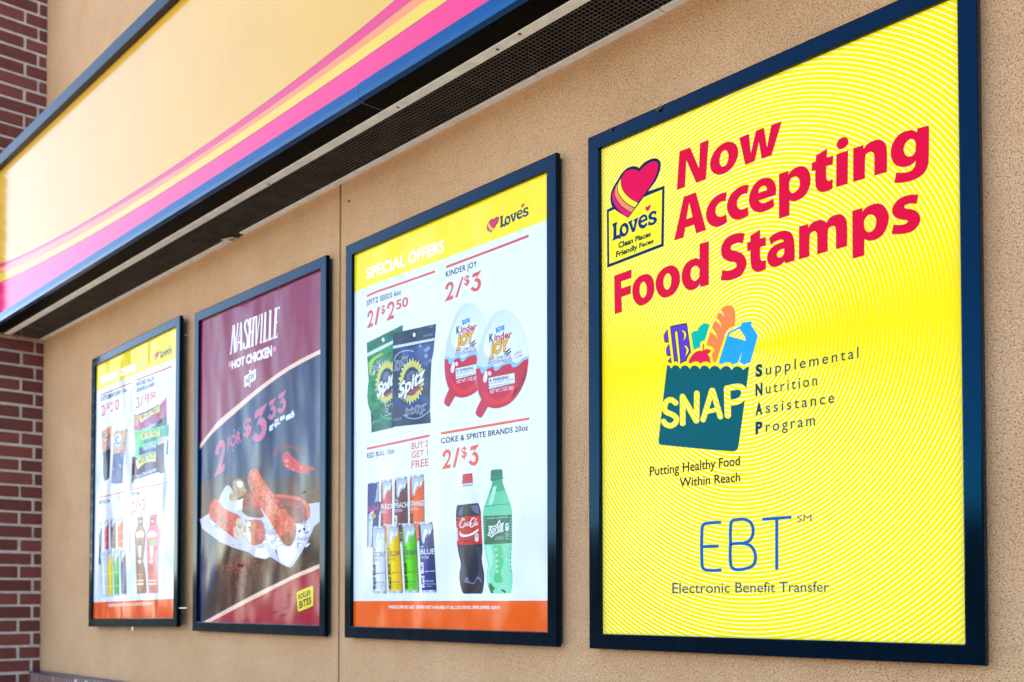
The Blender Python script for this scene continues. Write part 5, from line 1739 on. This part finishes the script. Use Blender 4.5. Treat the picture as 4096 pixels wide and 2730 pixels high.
C1 = [([(146, 410), (186, 404), (166, 868), (142, 870)], (14, 52, 128), 2.0), ([(200, 395), (248, 388), (246, 712), (204, 712)], (196, 40, 84), 2.0),
      ([(268, 380), (322, 372), (320, 702), (272, 702)], (104, 24, 56), 2.0), ([(338, 365), (398, 358), (396, 692), (342, 692)], (246, 110, 78), 2.0),
      ([(160, 725), (214, 720), (230, 1195), (177, 1200)], (228, 236, 248), 4.5), ([(225, 710), (286, 702), (292, 1192), (244, 1196)], (255, 212, 20), 4.5),
      ([(294, 700), (356, 692), (358, 1186), (309, 1190)], (60, 190, 80), 4.5), ([(368, 690), (426, 684), (436, 1180), (380, 1185)], (24, 40, 134), 4.5)]
for q, c, lv in C1:
    A.crop(*K3)
    can(q, c, "", lv, True, tiny=True)
    (x0, y0), (x1, y1), (x2, y2), (x3, y3) = q
    for t, cc in ((0.50, 1.25), (0.78, 1.2)):
        ax, ay = x0 + (x3 - x0) * t + 4, y0 + (y3 - y0) * t
        bx = x1 + (x2 - x1) * t - 4
        A.stroke('%f,%f %f,%f' % (ax, ay, bx, ay - 4), 14, tuple(min(255, int(k * cc + 30)) for k in c), lv + .8, cap=False)
    A.bake('printed_drink_can', INK)
for o, base, low, cap in (("552,370 608,362 606,450~ 630,520~ 625,640~ 606,830 625,900~ 645,1145 636,1158 545,1164 536,850~ 524,560~ 550,450~", (166, 96, 84), (150, 70, 50), (96, 60, 78)),
                          ("682,345 755,338 756,440~ 786,505~ 775,640~ 748,830 755,1000~ 764,1140 755,1154 668,1158 655,850~ 650,545~ 680,440~", (232, 120, 152), (222, 84, 104), (206, 70, 100))):
    A.crop(*K3)
    A.grown(o, 4, (140, 130, 150), 2)
    A.shape(o, base, 2.3)
    dx = 0 if base[0] < 200 else 128
    sx = 1.0 if dx == 0 else 1.12
    def X(x): return 580 + (x - 580) * sx + dx - (0 if dx == 0 else 4)
    A.shape("%f,850 %f,845 %f,920 %f,1150 %f,1158 %f,860" % (X(540), X(602), X(620), X(636), X(548), X(536)), low, 2.6)
    A.shape("%f,378 %f,370 %f,440 %f,448" % (X(556), X(604), X(602), X(556)), cap, 2.6)
    A.disc(X(580), 408, 14, 14, (236, 220, 228), 2.9)
    A.shape("%f,540 %f,520~ %f,505~ %f,520~ %f,545 %f,575~ %f,570~ %f,585" % (X(534), X(552), X(580), X(606), X(620), X(606), X(580), X(540)), (244, 240, 244), 2.9)
    if dx == 0: A.shape("545,700 560,620~ 575,600~ 590,660~ 600,700 590,850 556,850", (40, 60, 90), 2.8)
    else: A.shape("676,640 700,590~ 735,600~ 740,640 715,670~ 690,660~", (170, 196, 120), 2.8); A.disc(742, 690, 18, 20, (190, 30, 70), 2.8); A.disc(668, 692, 10, 18, (190, 30, 70), 2.8)
    A.shape("%f,680 %f,660~ %f,680 %f,790~ %f,790~" % (X(556), X(572), X(588), X(578), X(566)), (250, 250, 252), 3)
    A.disc(X(570), 828, 15, 22, (250, 250, 252), 3)
    for y, h, c in ((905, 30, (110, 50, 44)), (965, 10, (220, 150, 150)), (1030, 18, (236, 200, 200)), (1065, 16, (246, 226, 224)), (1110, 26, (130, 66, 56))):
        if dx: c = tuple(min(255, int(q * 1.0 + 60)) if q < 120 else q for q in c)
        A.stroke("%f,%f %f,%f" % (X(562 if h > 18 else 548), y, X(594 if h > 18 else 616), y - 4), h, c, 3, cap=False)
    A.bake('printed_milk_bottle', INK)
A.crop(*K3)
A.shape("60,1257 98,1255 896,1218 960,1214 960,1460 60,1460", (255, 104, 26), 1.5, mi=3)
A.text("WHILE SUPPLIES LAST. OFFERS NOT AVAILABLE AT ALL LOCATIONS. OFFER EXPIRES 10/29/19.", 240, 1300, 716, 1278, 26, 26, col=(255, 228, 216), lvl=2, bold=0.06)
A.bake('footer_lettering', INK)

# ------------------------------------------------------------------ small hardware on wall and frames
def at_wall(px, py, y=YW):
    p = on_y(px, py, y)
    return W3(p.x, p.y, p.z)


def bolt(px, py, label, r=0.006):
    p = at_wall(px, py)
    t = empty('wall_bolt', p)
    tag(t, label, 'bolt', 'zinc bolts in the stucco beside the frames')
    mb = MB()
    mb.cyl((0, 0.002, 0), (0, -1, 0), r * 1.5, 0.003, 18)
    mb.build('washer', M['steel'], t)
    mb = MB()
    mb.cyl((0, -0.001, 0), (0, -1, 0), r, 0.012, 6)
    mb.build('bolt_head', M['steel'], t, 0.0008)


bolt(750, 1343, 'shiny zinc bolt in the stucco right of the leftmost frame near its top')
bolt(1320, 1112, 'small dark-edged bolt right of the hot chicken frame near its top', 0.0045)
bolt(733, 2450, 'zinc bolt below the latch at the lower right of the leftmost frame', 0.0055)
# latch of the leftmost frame
lt = R1.matrix_world.inverted() @ at_wall(714, 2434, 0.008)
mb = MB()
mb.box((FW + 0.0005, 0.006, lt.z - 0.002), (FW + 0.075, 0.022, lt.z + 0.002))
mb.build('latch', M['steel'], R1, 0.0006)
tb = R1.matrix_world.inverted() @ at_wall(542, 2516, 0.0)
mb = MB()
mb.box((tb.x - 0.008, 0.004, -0.018), (tb.x + 0.008, 0.009, -0.0005))
mb.cyl((tb.x, 0.004, -0.012), (0, -1, 0), 0.004, 0.004, 10)
mb.build('latch', M['steel'], R1)


def tuft(px, py, y, label, r):
    p = on_y(px, py, y)
    random.seed(int(px))
    v, f = [], []
    for k in range(46):
        c = Vector((random.gauss(0, r * .6), random.gauss(-r * .3, r * .25), random.gauss(0, r * .4)))
        d = Vector((random.gauss(0, 1), random.gauss(0, 1), random.gauss(0, 1))).normalized() * r * random.uniform(.3, .9)
        e = d.orthogonal().normalized() * r * 0.13
        n = len(v)
        v += [tuple(c - d - e), tuple(c - d + e), tuple(c + d + e * .6), tuple(c + d - e * .6)]
        f.append([n, n + 1, n + 2, n + 3])
    o = link_mesh('cocoon', v, f, M['debris'])
    o.location = W3(p.x, p.y, p.z)
    tag(o, label, 'cocoon', 'grey insect cocoons on the nearest frame')


tuft(2634, 438, -0.002, 'larger grey insect cocoon on the top rail of the yellow poster frame', 0.0055)
tuft(2444, 517, -0.002, 'smaller grey insect cocoon near the upper left corner of the yellow poster frame', 0.004)
sp = at_wall(1396, 806, YW - 0.001)
mb = MB()
mb.cyl((0, 0.003, 0), (0, -1, 0), 0.0045, 0.006, 10, 0.003)
o = mb.build('nail_head', M['debris'], None)
o.location = sp
tag(o, 'dark nail head in the stucco above the special offers frame, beside the joint', 'nail')
